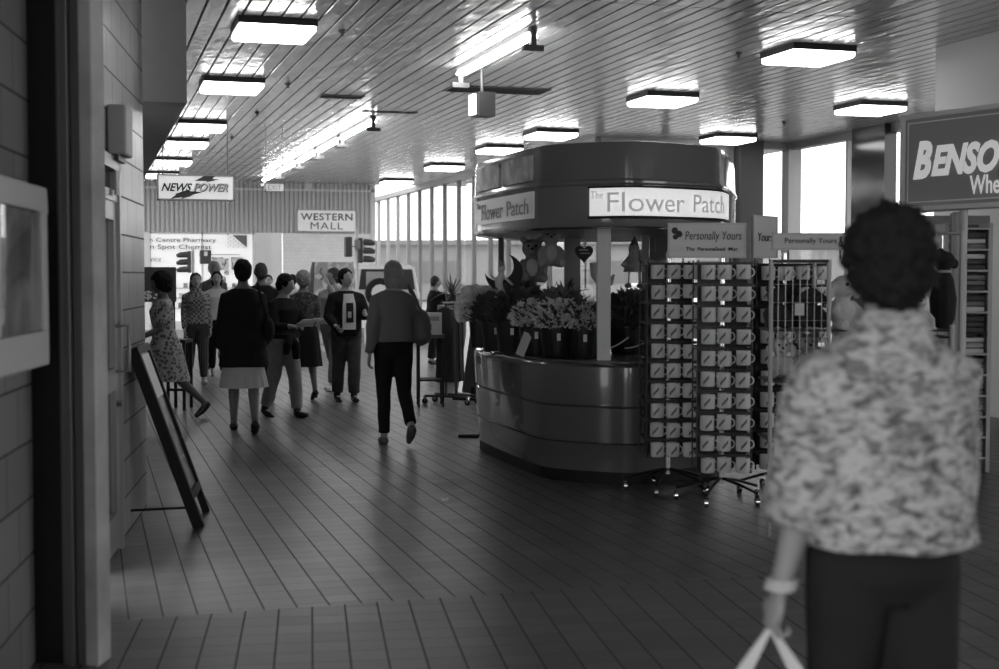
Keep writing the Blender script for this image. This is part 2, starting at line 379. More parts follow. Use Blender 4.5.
struct('floor_outside_left', MB().b2(-40, XL, 8, 80, -.25, -.12), mat('outdoor_paving', .17, .9, var=.1, vscale=.3))  # unseen paving added outside that glazing
struct('trim_2', MB().b2(XG2-.14, XG2+.14, YJ-.14, YJ+.14, 0, HD), M_mull)
# dark piers in the glazing
def pier(px0, px1, Y, X=None):
    if X is None: a = onY(px0, 200, Y); b = onY(px1, 200, Y); return MB().b2(a.x, b.x, Y-.1, Y+.2, 0, CEIL)
    a = onX(px0, 200, X); b = onX(px1, 200, X); return MB().b2(X-.12, X+.12, b.y, a.y, 0, CEIL)
struct('wall_right_pier', pier(738, 761, YJ-.25), mat('dark_pier', .05, .4))
struct('wall_right_column', pier(857, 890, None, XG2-.1), mat('dark_gloss_pier', .03, .12))
# ---------------- far end: ribbed bulkhead, white walls, the shopfront beneath it
YB = 39.0
xl, xr = .3, onY(371, 200, YB).x
prof = []; x = xl
while x < xr: prof += [(x, YB), (x+.07, YB), (x+.08, YB+.06), (x+.115, YB+.06)]; x += .127
prof.append((xr, YB)); prof += [(xr, YB+.2), (xl, YB+.2)]
zb_ = onY(300, 233, YB).z
struct('wall_far_ribbed', MB().prism(prof, zb_, CEIL), mat('ribbed_cladding', .60, .5))
struct('trim_3', MB().b2(xl, xr+.12, YB-.03, YB+.02, CEIL-.22, CEIL-.16).b2(xr, xr+.12, YB-.03, YB+.2, 0, CEIL), M_white)
xp0 = onY(255, 240, YB).x; xp1 = onY(283, 240, YB).x
struct('wall_far', MB().b2(xp1, xr, YB+.05, YB+.25, 0, zb_).b2(xl-.3, onY(150, 240, YB).x, YB+.05, YB+.25, 0, zb_), tiles('pale_wall_tile', .15, .10, .86, .92, .70, .006, .006, vertical=True, off=.5, rough=.6))
struct('wall_far_end', MB().b2(xr-4, XG+.5, 49, 49.2, 0, 5.2).b2(xp0-.1, xp1+.1, 42.5, 42.7, 0, 4), mat('far_end_paint', .20, .7))
struct('floor_far', MB().b2(-3, XG, 39.2, 49, -.1, 0), M_concrete)
struct('floor_outside', MB().b2(XG, 70, -10, 110, -.25, -.12).b2(14.2, 16, -10, 110, -.12, -.02), mat('outdoor_paving', .17, .9, var=.1, vscale=.3))
struct('ceiling_far', MB().b2(-3, XG, 39.2, 41, 4.3, 4.5), M_white) if False else None #, MB().b2(-3, XG, 41.5, 49.2, 4.6, 4.8), M_white)
# pharmacy shopfront
pa = onY(149, 240, YB).x; pw = xp0 - pa
ph = thing('pharmacy_shopfront', 'bright pharmacy shopfront with lettered glass at the far left end', 'shopfront', (pa, YB+.08, 0))
part('window_frame', MB().b2(0, pw, .0, .1, zb_-.05, zb_).b2(0, .06, 0, .1, 0, zb_).b2(pw-.06, pw, 0, .1, 0, zb_).b2(pw*.49, pw*.51, 0, .06, 0, zb_).b2(0, pw, 0, .1, 0, .25), M_white, ph)
part('lit_panel', MB().b2(.02, pw-.02, .1, .16, .25, zb_-.03), mat('lit_white_panel', .8, .5, emit=.55), ph)
M_txt = mat('grey_lettering', .08, .6)
def at_sh(px, py): p = onY(px, py, YB+.08); return (p.x - pa, -.005, p.z)
def wpx(a, b): return (b - a) * YB / (FPX * 1.02)
lettering('h Centre Pharmacy', wpx(150, 215), .155, M_txt, ph, at_sh(183, 240.5), bold=.015)
lettering('n Spot Chemist', wpx(150, 210), .17, M_txt, ph, at_sh(181, 247.5), bold=.015)
lettering('vice', wpx(150, 161), .15, M_txt, ph, at_sh(155.5, 259))
t_ = MB(); q0 = at_sh(232, 235); q1 = at_sh(247, 248)
t_.prismY([(q0[0], q0[2]), (q1[0], q0[2]), (q1[0], q1[2])], -.012, 0)
for i in range(7):
    for j in range(i+1):
        px_ = 226 + j*2.6 + (0); t_.b2(at_sh(px_, 0)[0]-.02, at_sh(px_, 0)[0]+.02, -.01, 0, q0[2]-i*.055-.02, q0[2]-i*.055+.015) if j % 2 == i % 2 else None
part('dotted_emblem', t_, mat('emblem_grey', .2, .6), ph)
part('text_line', MB().b2(at_sh(196, 0)[0], at_sh(238, 0)[0], -.008, 0, at_sh(0, 253.5)[2]-.02, at_sh(0, 253.5)[2]+.01), M_light, ph)
rs = random.Random(5)
for (x0, x1, y0, y1) in [(212, 224, 257, 270), (224, 229, 258, 275), (231, 243, 257, 270), (222, 226, 276, 290)]:
    a = at_sh(x0, y0); b = at_sh(x1, y1)
    part('window_poster', MB().b2(a[0], b[0], -.01, 0, b[2], a[2]), pattern('posters', 'noise', .12, .75, 9, .7, .45, (1, 1, 1), .05), ph)
    part('poster_border', MB().b2(a[0]+.06, b[0]-.06, -.016, -.01, b[2]+.07, a[2]-.08), M_white, ph) if x1-x0 > 8 else None
# shelves of goods in the pharmacy window: each row of packets
for k in range(3):
    zz = .62 + k*.28
    part('shelf', MB().b2(.08, pw-.08, -.02, .12, zz-.03, zz), M_light, ph)
for k in range(3):
    x = .1 + (k*.13) % .2
    while x < pw-.2:
        w = rs.uniform(.08, .16); h = rs.uniform(.1, .2); v = rs.choice([.08, .2, .4, .7])
        solo('medicine_packet', MB().box((0, 0, h/2), (w*.9, .09, h)), mat('packet_%d' % int(v*100), v, .5), 'small packet standing in the far pharmacy window display', 'packet', (pa+x, YB+.13, .62+k*.28), 0, 'packets in the pharmacy window')
        x += w + rs.uniform(.03, .25)
# ================================================================ CEILING FIXTURES
M_diff = mat('lit_diffuser', .8, .5, emit=LAMP_E); M_hous = mat('fixture_housing', .03, .5); M_tube = mat('lit_tube', .8, .4, emit=TUBE_E)
def make_light():
    t = thing('ceiling_light', '', 'ceiling light', (0, 0, 0))
    part('housing', MB().b2(-.40, .40, -.40, .40, -.07, 0), M_hous, t)
    def ring(s, z): return [(-s, -s, z), (s, -s, z), (s, s, z), (-s, s, z)]
    part('diffuser', MB().loft([ring(.385, -.07), ring(.385, -.12), ring(.36, -.14)]), M_diff, t)
    return t
LT = [((239, 318), 24, 'square ceiling light nearest the top left corner of the picture'),
      ((204, 265), 82, 'square ceiling light on the left, second from the camera'),
      ((178.6, 227.4), 124, 'square ceiling light on the left, third from the camera'),
      ((166.4, 209.6), 141.7, 'square ceiling light on the left, fourth from the camera'),
      ((155, 193), 160.5, 'square ceiling light on the left, just above the newsagent sign'),
      ((146, 180), 174, 'square ceiling light partly behind the newsagent sign'),
      ((795, 856), 50, 'largest square ceiling light on the right, nearest the camera'),
      ((862, 907.6), 105.5, 'square ceiling light just left of the white wall above the right sign'),
      ((718, 757), 137, 'square ceiling light just above the right end of the flower kiosk roof'),
      ((648, 699), 96.5, 'square ceiling light above the middle of the flower kiosk roof'),
      ((537, 579), 132.5, 'square ceiling light above the front left corner of the flower kiosk roof'),
      ((486, 524), 148, 'square ceiling light just above the left end of the flower kiosk roof'),
      ((432, 465), 166, 'square ceiling light left of the flower kiosk near the window wall'),
      ((385, 414), 181, 'farthest square ceiling light of the right row by the window wall')]
L0 = None
for (xs, y, lab) in LT:
    a = onZ(xs[0], y, CEIL-.07); b = onZ(xs[1], y, CEIL-.07)
    p = Vector(((a.x+b.x)/2, (a.y+b.y)/2 + .40, CEIL))
    if L0 is None: L0 = make_light(); o = L0; o.location = p; o['label'] = lab; o['group'] = 'square ceiling lights'
    else: o = dup(L0, p, 0, lab, 'square ceiling lights')
# bare tube battens in one line down the mall
TX = 4.5
def batten(y0, y1, lab):
    t = thing('tube_light', lab, 'tube light', (TX, y0, CEIL-.003), 0, 'bare tube lights in one line')
    l = y1 - y0
    part('batten', MB().b2(-.05, .05, 0, l, -.05, 0), M_white, t)
    for dx in (-.045, .045): part('tube', MB().cyl((dx, .04, -.085), (dx, l-.04, -.085), .019), M_tube, t, smooth=True)
    for yy in (.0, l): part('end_bracket', MB().b2(-.03, .03, yy-.03, yy+.03, -.20, 0).b2(-.11, .11, yy-.035, yy+.035, -.25, -.19), M_frame, t)
    return t
ty = [dep(537, 40, 14.5).y, dep(488, 78, 17.4).y]
batten(ty[0], ty[1], 'bright bare tube light on the ceiling nearest the camera')
zs = [22.4, 25.4, 28, 30.6, 33.7, 36.5]
wh = ['first', 'second', 'third', 'fourth', 'last']
for k in range(5):
    ya = (zs[k] - TX*math.sin(YAW))/math.cos(YAW); yb2 = (zs[k+1] - TX*math.sin(YAW))/math.cos(YAW)
    batten(ya+.15, yb2-.15, 'bare tube light, %s in the far line above the shoppers' % wh[k])
# dark slots
def slot(px0, px1, py, d, lab):
    a = onZ(px0, py, CEIL-.02); b = onZ(px1, py, CEIL-.02); t = thing('ceiling_vent', lab, 'vent', ((a.x+b.x)/2, a.y, CEIL))
    w = abs(b.x-a.x)/2
    part('frame', MB().b2(-w, w, -.02, 0, -.012, 0).b2(-w, w, d, d+.02, -.012, 0).b2(-w-.02, -w, -.02, d+.02, -.012, 0).b2(w, w+.02, -.02, d+.02, -.012, 0), M_frame, t)
    part('grille', MB().b2(-w, w, 0, d, -.006, 0), M_black, t)
slot(455, 560, 87, .55, 'long dark ceiling vent beside the hanging box light')
slot(322, 366, 96, .28, 'narrow dark ceiling vent left of the row of tube lights')
slot(365, 420, 112, .1, 'very thin ceiling slot behind the narrow vent')
for i, (px, py) in enumerate([(342, 30), (288, 83), (257, 112), (232, 137), (739, 52), (784, 122)]):
    p = onZ(px, py, CEIL); s = MB().cyl((0, 0, 0), (0, 0, -.03), .035).cyl((0, 0, -.03), (0, 0, -.06), .012).cyl((0, 0, -.06), (0, 0, -.065), .025)
    solo('sprinkler_head', s, M_dark, 'small ceiling sprinkler ' + ['nearest the top of the picture left of centre', 'right of the second left ceiling light', 'right of the third left ceiling light', 'in the far left ceiling', 'left of the largest right ceiling light', 'in the ceiling above the dark right pier'][i], 'sprinkler', p, 0, 'ceiling sprinklers')
# hanging box
p = dep(482, 95, 17.3); t = thing('emergency_light', 'small box light hanging below the dark ceiling vent', 'light', (p.x, p.y, 0))
zt = hgt(94, 17.3); zb2 = hgt(118, 17.3)
part('rod', MB().cyl((0, 0, zt), (0, 0, CEIL), .02), M_frame, t)
part('box', MB().prism([(-.06, -.1), (.14, -.12), (.14, .12), (-.12, .1)], zb2, zt), mat('box_grey', .03, .5), t)
part('lens', MB().b2(-.15, -.10, -.10, .10, zb2+.02, zt-.03), mat('lit_lens', .8, .5, emit=1.6), t)
# ================================================================ HANGING SIGNS
def hung_sign(name, lab, px0, px1, py0, py1, Y, m, th=.12, cat='sign', rods=True, frame=M_light, top=CEIL):
    a = onY(px0, py0, Y); b = onY(px1, py1, Y); w = b.x-a.x; h = a.z-b.z
    t = thing(name, lab, cat, ((a.x+b.x)/2, Y, b.z))
    part('panel', MB().b2(-w/2+.015, w/2-.015, -.005, th, .015, h-.015), m, t)
    part('frame', MB().b2(-w/2, w/2, -.012, th+.01, 0, .02).b2(-w/2, w/2, -.012, th+.01, h-.02, h).b2(-w/2, -w/2+.02, -.012, th+.01, 0, h).b2(w/2-.02, w/2, -.012, th+.01, 0, h), frame, t)
    if rods:
        for sx in (-.42, .42): part('hanging_rod', MB().cyl((w*sx, th/2, h), (w*sx, th/2, top-b.z), .008), M_frame, t)
    return t, w, h
M_litsign = mat('lit_sign_face', .8, .5, emit=.55)
t, w, h = hung_sign('newsagent_sign', 'white hanging sign with lightning bolts and slanted lettering', 157, 234.5, 174, 201, 19.0, M_litsign)
zz = -.012
def pf(px, py): return ((px-195.7)/77.5*w, (201-py)/27*h)
part('lightning_bolt', MB().prismY([pf(194, 180.5), pf(204, 175), pf(215, 175), pf(212, 178), pf(219, 178.5), pf(205, 182), pf(207, 180.5)], zz, -.004).prismY([pf(170, 199.5), pf(176, 195), pf(173, 195), pf(184, 191), pf(203, 192), pf(190, 196), pf(193, 196), pf(180, 200), pf(182, 198)], zz, -.004), mat('bolt_grey', .10, .6), t)
lettering('NEWS', w*.40, h*.33, mat('letter_dark', .05, .6), t, (-w*.25, -.02, h*.5), shear=.35, bold=.03)
lettering('POWER', w*.45, h*.33, M_txt, t, (w*.19+.008, -.016, h*.52-.008), shear=.35, bold=.03)
o = lettering('POWER', w*.45, h*.33, M_white, t, (w*.19, -.024, h*.52), shear=.35, bold=.015)
t, w, h = hung_sign('exit_sign', 'small white exit sign hanging near the far ceiling', 265, 284.5, 183, 192, 24.0, M_litsign, th=.08)
lettering('EXIT', w*.7, h*.6, M_light, t, (0, -.012, h*.5), bold=.02)
t, w, h = hung_sign('western_mall_sign', 'white board with WESTERN MALL in dark capitals on ribbed cladding', 297, 356, 209.5, 232, YB-.08, mat('sign_white', .8, .6, emit=.2), th=.06, rods=False)
M_lt = mat('sign_letter_grey', .10, .6)
lettering('WESTERN', w*.88, h*.32, M_lt, t, (0, -.012, h*.68), bold=.018, space=1.1)
lettering('MALL', w*.55, h*.32, M_lt, t, (0, -.012, h*.27), bold=.0, space=1.15)
t = thing('wall_plate', 'tiny white plate high on the ribbed far wall', 'plate', tuple(onY(308.5, 186, YB-.03)))
part('plate', MB().b2(-.1, .1, -.03, .03, -.08, .12), M_white, t)
# ================================================================ RIGHT SHOP SIGN
a = dep(903, 116, 10.0); b = dep(1012, 102, 9.2)
d = Vector((b.x-a.x, b.y-a.y, 0)); L_ = d.length; ang = math.atan2(d.y, d.x)
zt = a.z; zbo = dep(903, 212, 10.0).z; H_ = zt - zbo
t = thing('fascia_sign', 'large dark gloss sign with white slanted letters BENSO at the right', 'sign', (a.x, a.y, zbo), ang)
part('panel', MB().b2(.03, L_, -.01, .12, .03, H_-.03), mat('sign_gloss_grey', .34, .15, spec=.6), t)
part('frame', MB().b2(0, L_, -.03, .14, 0, .035).b2(0, L_, -.03, .14, H_-.035, H_).b2(0, .035, -.03, .14, 0, H_), mat('frame_white', .7, .3), t, bevel=.006)
part('trim_line', MB().b2(.06, L_, -.014, -.01, .06, .068).b2(.06, L_, -.014, -.01, H_-.068, H_-.06).b2(.06, .066, -.014, -.01, .06, H_-.06), M_white, t)
M_bl = mat('backlit_letter', .8, .5, emit=.35)
lettering('B', .17, .27, M_bl, t, (.20, -.016, H_*.52), shear=.3, bold=.045)
lettering('ENSO', .58, .22, M_bl, t, (.57, -.016, H_*.50), shear=.3, bold=.045)
lettering('Whe', .25, .13, M_bl, t, (.74, -.016, H_*.23), bold=.01)
part('highlight_strip', MB().b2(.3, L_, -.016, -.012, H_*.085, H_*.10), M_white, t)
part('support_post', MB().cyl((.42, .16, -zbo), (.42, .16, .1), .03), M_light, t, smooth=True)
# shop shelving and posts beneath the sign
def cabinet(px, z, wdt, dpt, hh, lab, ang2):
    p = dep(px, 300, z); t = thing('display_shelf', lab, 'shelving', (p.x, p.y, 0), ang2)
    part('side_panel', MB().b2(-wdt/2, -wdt/2+.03, 0, dpt, 0, hh), M_light, t); part('side_panel', MB().b2(wdt/2-.03, wdt/2, 0, dpt, 0, hh), M_light, t)
    part('back_panel', MB().b2(-wdt/2+.03, wdt/2-.03, dpt-.02, dpt, 0, hh), M_frame, t)
    n = 12
    for k in range(n): part('shelf', MB().b2(-wdt/2+.03, wdt/2-.03, 0, dpt-.02, .1+k*(hh-.15)/(n-1), .115+k*(hh-.15)/(n-1)), M_black if k == 6 else M_light, t)
    return t, p
t, p = cabinet(968, 10.6, .36, .35, 1.93, 'tall narrow shelf unit of folded goods under the right sign', -YAW-.1)
rs = random.Random(9); k = 0
for s in range(11):
    base = .115 + s*(1.93-.15)/11
    for j in range(3):
        w = .30; hh = .02+rs.random()*.02
        loc = t.matrix_basis @ Vector((0, .14, 0)) if False else None
        zc = base + j*.042
        c = Vector((0, .16)); ca, sa = math.cos(-YAW-.1), math.sin(-YAW-.1)
        X = p.x + c.x*ca - c.y*sa; Y = p.y + c.x*sa + c.y*ca
        v = rs.choice([.1, .25, .5, .7])
        solo('folded_garment', MB().box((0, 0, .018), (.27, .26, .036)), mat('cloth_%d' % int(v*100), v, .9), 'folded garment stacked on the narrow shelf unit under the right sign', 'folded garment', (X, Y, zc), -YAW-.1, 'folded goods on the narrow shelf unit', bevel=.01)
for i, (px, z, r, v, lab) in enumerate([(957, 10.3, .045, .55, 'pale round post left of the shelf unit under the right sign'), (951.5, 10.5, .02, .3, 'thin pale post beside the black hanging toy')]):
    q = dep(px, 300, z); solo('shop_post', MB().cyl((0, 0, 0), (0, 0, 2.0), r), mat('post_%d' % i, v, .4), lab, 'post', (q.x, q.y, 0), smooth=True)
# counter further behind the right shop
q = dep(937, 300, 13.2)
t = thing('glass_showcase', 'pale glass showcase seen behind the black toy at right', 'showcase', (q.x, q.y, 0), -YAW)
part('base', MB().b2(-.5, .5, 0, .5, 0, .9), M_dark, t); part('top_sign', MB().b2(-.5, .5, 0, .05, 1.75, 2.1), M_light, t); part('top_rail', MB().b2(-.5, .5, 0, .5, 1.70, 1.75), M_white, t)
part('upright', MB().b2(-.5, -.46, 0, .04, .9, 1.75), M_white, t); part('upright', MB().b2(.46, .5, 0, .04, .9, 1.75), M_white, t)
part('glazing', MB().b2(-.46, .46, .01, .02, .9, 1.7), M_glass, t)
# ================================================================ FLOWER KIOSK
KZ = 12.0; KX = .91
kc = Vector((KX*math.cos(YAW) + KZ*math.sin(YAW), -KX*math.sin(YAW) + KZ*math.cos(YAW), 0))
kio = thing('flower_kiosk', 'dark glossy rounded flower kiosk with lit name signs and white post', 'kiosk', kc, -YAW)
base_poly = [(-1.2, .1), (-.61, -1.88), (.05, -2.2), (.76, -1.72), (1.2, .1), (.76, 1.8), (0, 2.1), (-.7, 1.8)]
def chaikin(p, r):
    q = []
    for i in range(len(p)):
        a = Vector(p[i]); b = Vector(p[(i+1) % len(p)]); q += [a.lerp(b, r), a.lerp(b, 1-r)]
    return q
KP = chaikin(chaikin(chaikin([Vector(p) for p in base_poly], .12), .22), .25)
# corner A tight, the front gently curved
def kring(s, z): return [(p.x*s, p.y*s, z) for p in KP]
def klocal(px, z_depth): return Vector(((px-CX)*z_depth/FPX - KX, z_depth - KZ))
M_kio = mat('kiosk_gloss', .19, .14, coat=.5, bump=.04, bscale=3)
M_kio2 = mat('kiosk_counter_gloss', .11, .16, coat=.5, bump=.04, bscale=3)
part('kick_base', MB().loft([kring(.955, 0), kring(.955, .09)]), M_black, kio)
part('counter_body', MB().loft([kring(.965, .09), kring(.97, .28), kring(.975, .295), kring(.955, .30), kring(.955, .31), kring(.978, .315), kring(.985, .56), kring(.97, .575), kring(.97, .585), kring(.992, .59), kring(1.0, .82), kring(.998, .86), kring(.985, .88), kring(.95, .885)]), M_kio2, kio, smooth=True)
part('counter_top', MB().loft([kring(.93, .88), kring(.93, .895)]), mat('counter_laminate', .10, .3), kio)
zf0, zf1 = 1.865, 2.50
part('canopy', MB().loft([kring(.93, zf0+.03), kring(.97, zf0), kring(.993, zf0+.015), kring(1.0, zf0+.05), kring(1.0, 2.175), kring(1.012, 2.19), kring(1.012, 2.205), kring(1.0, 2.225), kring(.992, zf1-.06), kring(.98, zf1-.01), kring(.955, zf1)]), M_kio, kio, smooth=True)
part('soffit', MB().loft([kring(.90, zf0+.06), kring(.90, zf0+.075)]), M_light, kio)
part('ceiling_strip', MB().loft([kring(.925, zf0+.012), kring(.925, zf0+.03)]), M_mid, kio)
# outline walk for the curved panels
pts = [Vector((p.x, p.y)) for p in KP]; NK = len(pts)
seg = [(pts[(i+1) % NK]-pts[i]).length for i in range(NK)]; cum = [0]
for s in seg: cum.append(cum[-1]+s)
def at_s(s):
    s = s % cum[-1]
    for i in range(NK):
        if s <= cum[i+1] + 1e-9:
            a = pts[i]; b = pts[(i+1) % NK]; p = a.lerp(b, (s-cum[i])/max(seg[i], 1e-9)); dd = (b-a).normalized(); return p, Vector((dd.y, -dd.x))
    return pts[0], Vector((0, -1))
def nrm(s):
    v = Vector((0, 0))
    for k in range(-4, 5): v += at_s(s + k*.03)[1]
    return v.normalized()
def s_of_px(px, want='front'):
    best = None
    for k in range(2000):
        s = cum[-1]*k/2000; p, n = at_s(s); xc, zc = p.x+KX, p.y+KZ
        facing = n.x*(-xc) + n.y*(-zc) > 0
        if not facing: continue
        e = abs(CX + FPX*xc/zc - px)
        if best is None or e < best[0]: best = (e, s)
    return best[1]
def strip(s0, s1, z0, z1, off, th=.012, n=24):
    o = []; 
    for k in range(n+1):
        s = s0 + (s1-s0)*k/n; p, _ = at_s(s); nn = nrm(s); a = p + nn*off; b = p + nn*(off+th)
        o.append([(a.x, a.y, z0), (b.x, b.y, z0), (b.x, b.y, z1), (a.x, a.y, z1)])
    return MB().loft(o)
def wrap_text(body, s0, s1, zc, h, off, m, label=None, **k):
    me = text_mesh(body, abs(s1-s0), h, m, **k); sm = (s0+s1)/2
    for v in me.vertices:
        s = sm + v.co.x; p, _ = at_s(s); nn = nrm(s); q = p + nn*(off - v.co.y); v.co = (q.x, q.y, zc + v.co.z)
    return put('lettering', me, kio)
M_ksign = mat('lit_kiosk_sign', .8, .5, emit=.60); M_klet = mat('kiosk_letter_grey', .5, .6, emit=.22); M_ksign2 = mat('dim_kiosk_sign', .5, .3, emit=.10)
sa, sb = s_of_px(590), s_of_px(726)
o = part('name_sign', strip(sa, sb, 1.955, 2.155, .004), M_ksign, kio, label='lit white curved name panel')
part('sign_frame', strip(sa-.01, sb+.01, 1.935, 1.955, .004, .02), M_black, kio); part('sign_frame', strip(sa-.01, sb+.01, 2.155, 2.17, .004, .02), M_black, kio)
ln = sb - sa
wrap_text('The', s_of_px(592), s_of_px(604), 2.105, .055, .034, M_klet)
wrap_text('Flower', s_of_px(608), s_of_px(681), 2.052, .14, .034, M_klet)
wrap_text('Patch', s_of_px(690), s_of_px(719), 2.055, .13, .034, M_klet)
# left face
sl0, sl1 = s_of_px(478), s_of_px(535)
if sl0 > sl1: sl0 -= cum[-1]
ll = sl1 - sl0
part('name_sign', strip(sl0, sl1, 1.955, 2.155, .004), M_ksign2, kio, label='dimmer name panel on the left face')
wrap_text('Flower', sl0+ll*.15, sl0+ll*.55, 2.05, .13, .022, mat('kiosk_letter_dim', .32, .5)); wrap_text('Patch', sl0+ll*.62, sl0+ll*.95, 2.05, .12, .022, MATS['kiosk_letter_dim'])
wrap_text('The', sl0+ll*.03, sl0+ll*.12, 2.11, .05, .022, MATS['kiosk_letter_dim'])
M_pic = pattern('picture_panel', 'noise', .2, .75, 3.5, .25, .5, (1, 1, 1), .12)
for a, b in ((.02, .46), (.50, .98)):
    part('picture_panel', strip(sl0+ll*a, sl0+ll*b, 2.24, 2.43, -.002), M_pic, kio); 
# posts
def kpost(px, z, w, m, zlo=.885, nm='post', lab=None):
    q = klocal(px, z); return part(nm, MB().b2(q.x-w/2, q.x+w/2, q.y-w/2, q.y+w/2, zlo, zf0+.05), m, kio, bevel=.004, label=lab)
kpost(603.5, 10.25, .10, mat('kiosk_white_post', .62, .4), lab='pale square post at the front')
kpost(572, 12.9, .15, M_frame); kpost(659, 12.9, .20, M_frame); kpost(501, 12.9, .05, M_dark); kpost(645, 12.0, .06, M_mid)
part('paper_sheet', MB().box((.55, -1.55, .90), (.75, .35, .008), R(12)), M_white, kio)
def K(px, z, zz=.0): 
    """world point at a pixel column and level depth"""
    p = dep(px, 300, z); return Vector((p.x, p.y, zz))
CT = .898
# ---------------------------------------------------------------- flower buckets and bunches
M_bucket = mat('black_bucket', .012, .3); M_tag = mat('price_tag', .7, .6)
def leafblob(n, r, hgt_, seed, size=.05, kind='leaf'):
    rr = random.Random(seed); mb = MB()
    for _ in range(n):
        a = rr.uniform(0, 2*math.pi); u = rr.random()**.5; zz = rr.random()
        rad = r*(.55+.45*math.sin(math.pi*min(1, .25+zz*.75)))*u
        c = Vector((rad*math.cos(a), rad*math.sin(a), zz*hgt_)); d = Vector((math.cos(a)*u, math.sin(a)*u, rr.uniform(.1, 1.0))).normalized()
        s = Vector((-d.y, d.x, 0)); s = s.normalized() if s.length > .01 else Vector((1, 0, 0)); nrm_ = d.cross(s)
        L = size*rr.uniform(.6, 1.4); w = L*(.3 if kind == 'leaf' else .8)
        mb.add([c, c+d*L*.5+s*w*.5+nrm_*.01, c+d*L, c+d*L*.5-s*w*.5+nrm_*.01, c+d*L*.5-nrm_*.012], [(0, 1, 4), (1, 2, 4), (2, 3, 4), (3, 0, 4)])
    return mb
def bucket(px, z, r, h, fl_r, fl_h, tone, lab, n=1300, size=.034, kind='petal', tag=True, zb_=CT):
    p = K(px, z, zb_)
    t = thing('flower_bucket', lab[0], 'bucket', p, 0, 'black flower buckets')
    part('pail', MB().lathe((0, 0, 0), [(r*.78, 0), (r*.8, .01), (r*.98, h*.96), (r*1.03, h*.97), (r*1.03, h), (r*.93, h), (r*.9, h*.85)], 18), M_bucket, t, smooth=True)
    if tag: part('price_tag', MB().box((-r*.3, -r*1.0, h*.62), (.028, .006, .055), R(-17)), M_tag, t)
    f = thing('flower_bunch', lab[1], 'flowers', p + Vector((0, 0, h*.86)), 0, 'bunches of flowers on the kiosk')
    part('blossom', leafblob(n, fl_r, fl_h, int(px*7), size, kind), mat('bloom_%d' % int(tone*100), tone, .8, var=.35, vscale=14), f)
    part('foliage', leafblob(140, fl_r*.9, fl_h*.8, int(px*3), .11, 'leaf'), mat('foliage_dark', .05, .6, var=.5, vscale=10), f)
    st_ = MB(); rr = random.Random(int(px))
    for _ in range(9): a = rr.uniform(0, 6.28); st_.cyl((.3*r*math.cos(a), .3*r*math.sin(a), -h*.5), (fl_r*.5*math.cos(a), fl_r*.5*math.sin(a), fl_h*.5), .004, None, 5)
    part('stems', st_, MATS['foliage_dark'], f); return f
fb_ = bucket(481, 11.95, .11, .27, .19, .30, .75, ('black flower bucket at the far left tip of the kiosk counter', 'big round pale frilly bunch at the far left tip of the kiosk'), tag=False, n=2200)
fb_.location += Vector((-math.cos(YAW), math.sin(YAW), 0))*.03 + Vector((0, 0, -.01))
fb_.children[1].scale = (.7, .7, .6)
bucket(496, 11.5, .13, .27, .17, .20, .05, ('black flower bucket at the left end of the kiosk counter', 'dark leafy bunch at the left end of the kiosk counter'), kind='leaf', size=.09, n=450)
bucket(512, 11.25, .14, .28, .19, .24, .07, ('black flower bucket under the tall dark leafy bunch', 'tall dark leafy bunch left of the pale blooms'), kind='leaf', size=.09, n=450)
bucket(536, 10.85, .14, .26, .20, .20, .62, ('black flower bucket holding pale blooms near the counter corner', 'pale grey frilly blooms above the counter corner'))
bucket(558, 10.55, .15, .26, .20, .21, .70, ('black flower bucket with white tag left of the white post', 'palest frilly blooms in the middle of the counter'))
bucket(584, 10.5, .15, .25, .19, .19, .52, ('black flower bucket just left of the white kiosk post', 'grey blooms touching the white kiosk post'))
bucket(628, 11.1, .17, .22, .17, .24, .06, ('black flower bucket right of the white kiosk post', 'dark leafy bunch right of the white kiosk post'), kind='leaf', size=.10, tag=False)
bucket(648, 11.3, .15, .22, .17, .26, .10, ('black flower bucket behind the left mug rack', 'spiky leafy bunch behind the left mug rack'), kind='leaf', size=.10, tag=False)
bucket(520, 11.9, .14, .28, .18, .30, .10, ('black flower bucket in the back row under the hanging doll', 'mid grey leafy bunch in the back row under the doll'), kind='leaf', size=.08, tag=False)
bucket(560, 11.7, .15, .26, .20, .26, .22, ('black flower bucket in the back row below the heart', 'mid grey leafy bunch in the back row below the heart'), size=.06, tag=False)
for i, (px, z, lab) in enumerate([(566, 10.3, 'handle'), (613, 10.6, 'pale curved bucket handle right of the white post'), (640, 10.9, 'pale curved bucket handle near the left mug rack')]):
    if i == 0: continue
    p = K(px, z, CT+.05); a = [(-.12+.02*k, 0, .10*(k/12)**2) for k in range(13)]
    solo('bucket_handle', MB().tube(a, .006, 6), M_light, lab, 'handle', p, -YAW, smooth=True)
p = K(524, 10.72, CT); t = solo('leaning_card', MB().box((0, 0, .09), (.07, .006, .19), M=Matrix.Rotation(R(22), 3, 'Y') @ Matrix.Rotation(R(-12), 3, 'X')), M_light, 'pale card leaning against the buckets at the counter corner', 'card', p, -YAW)
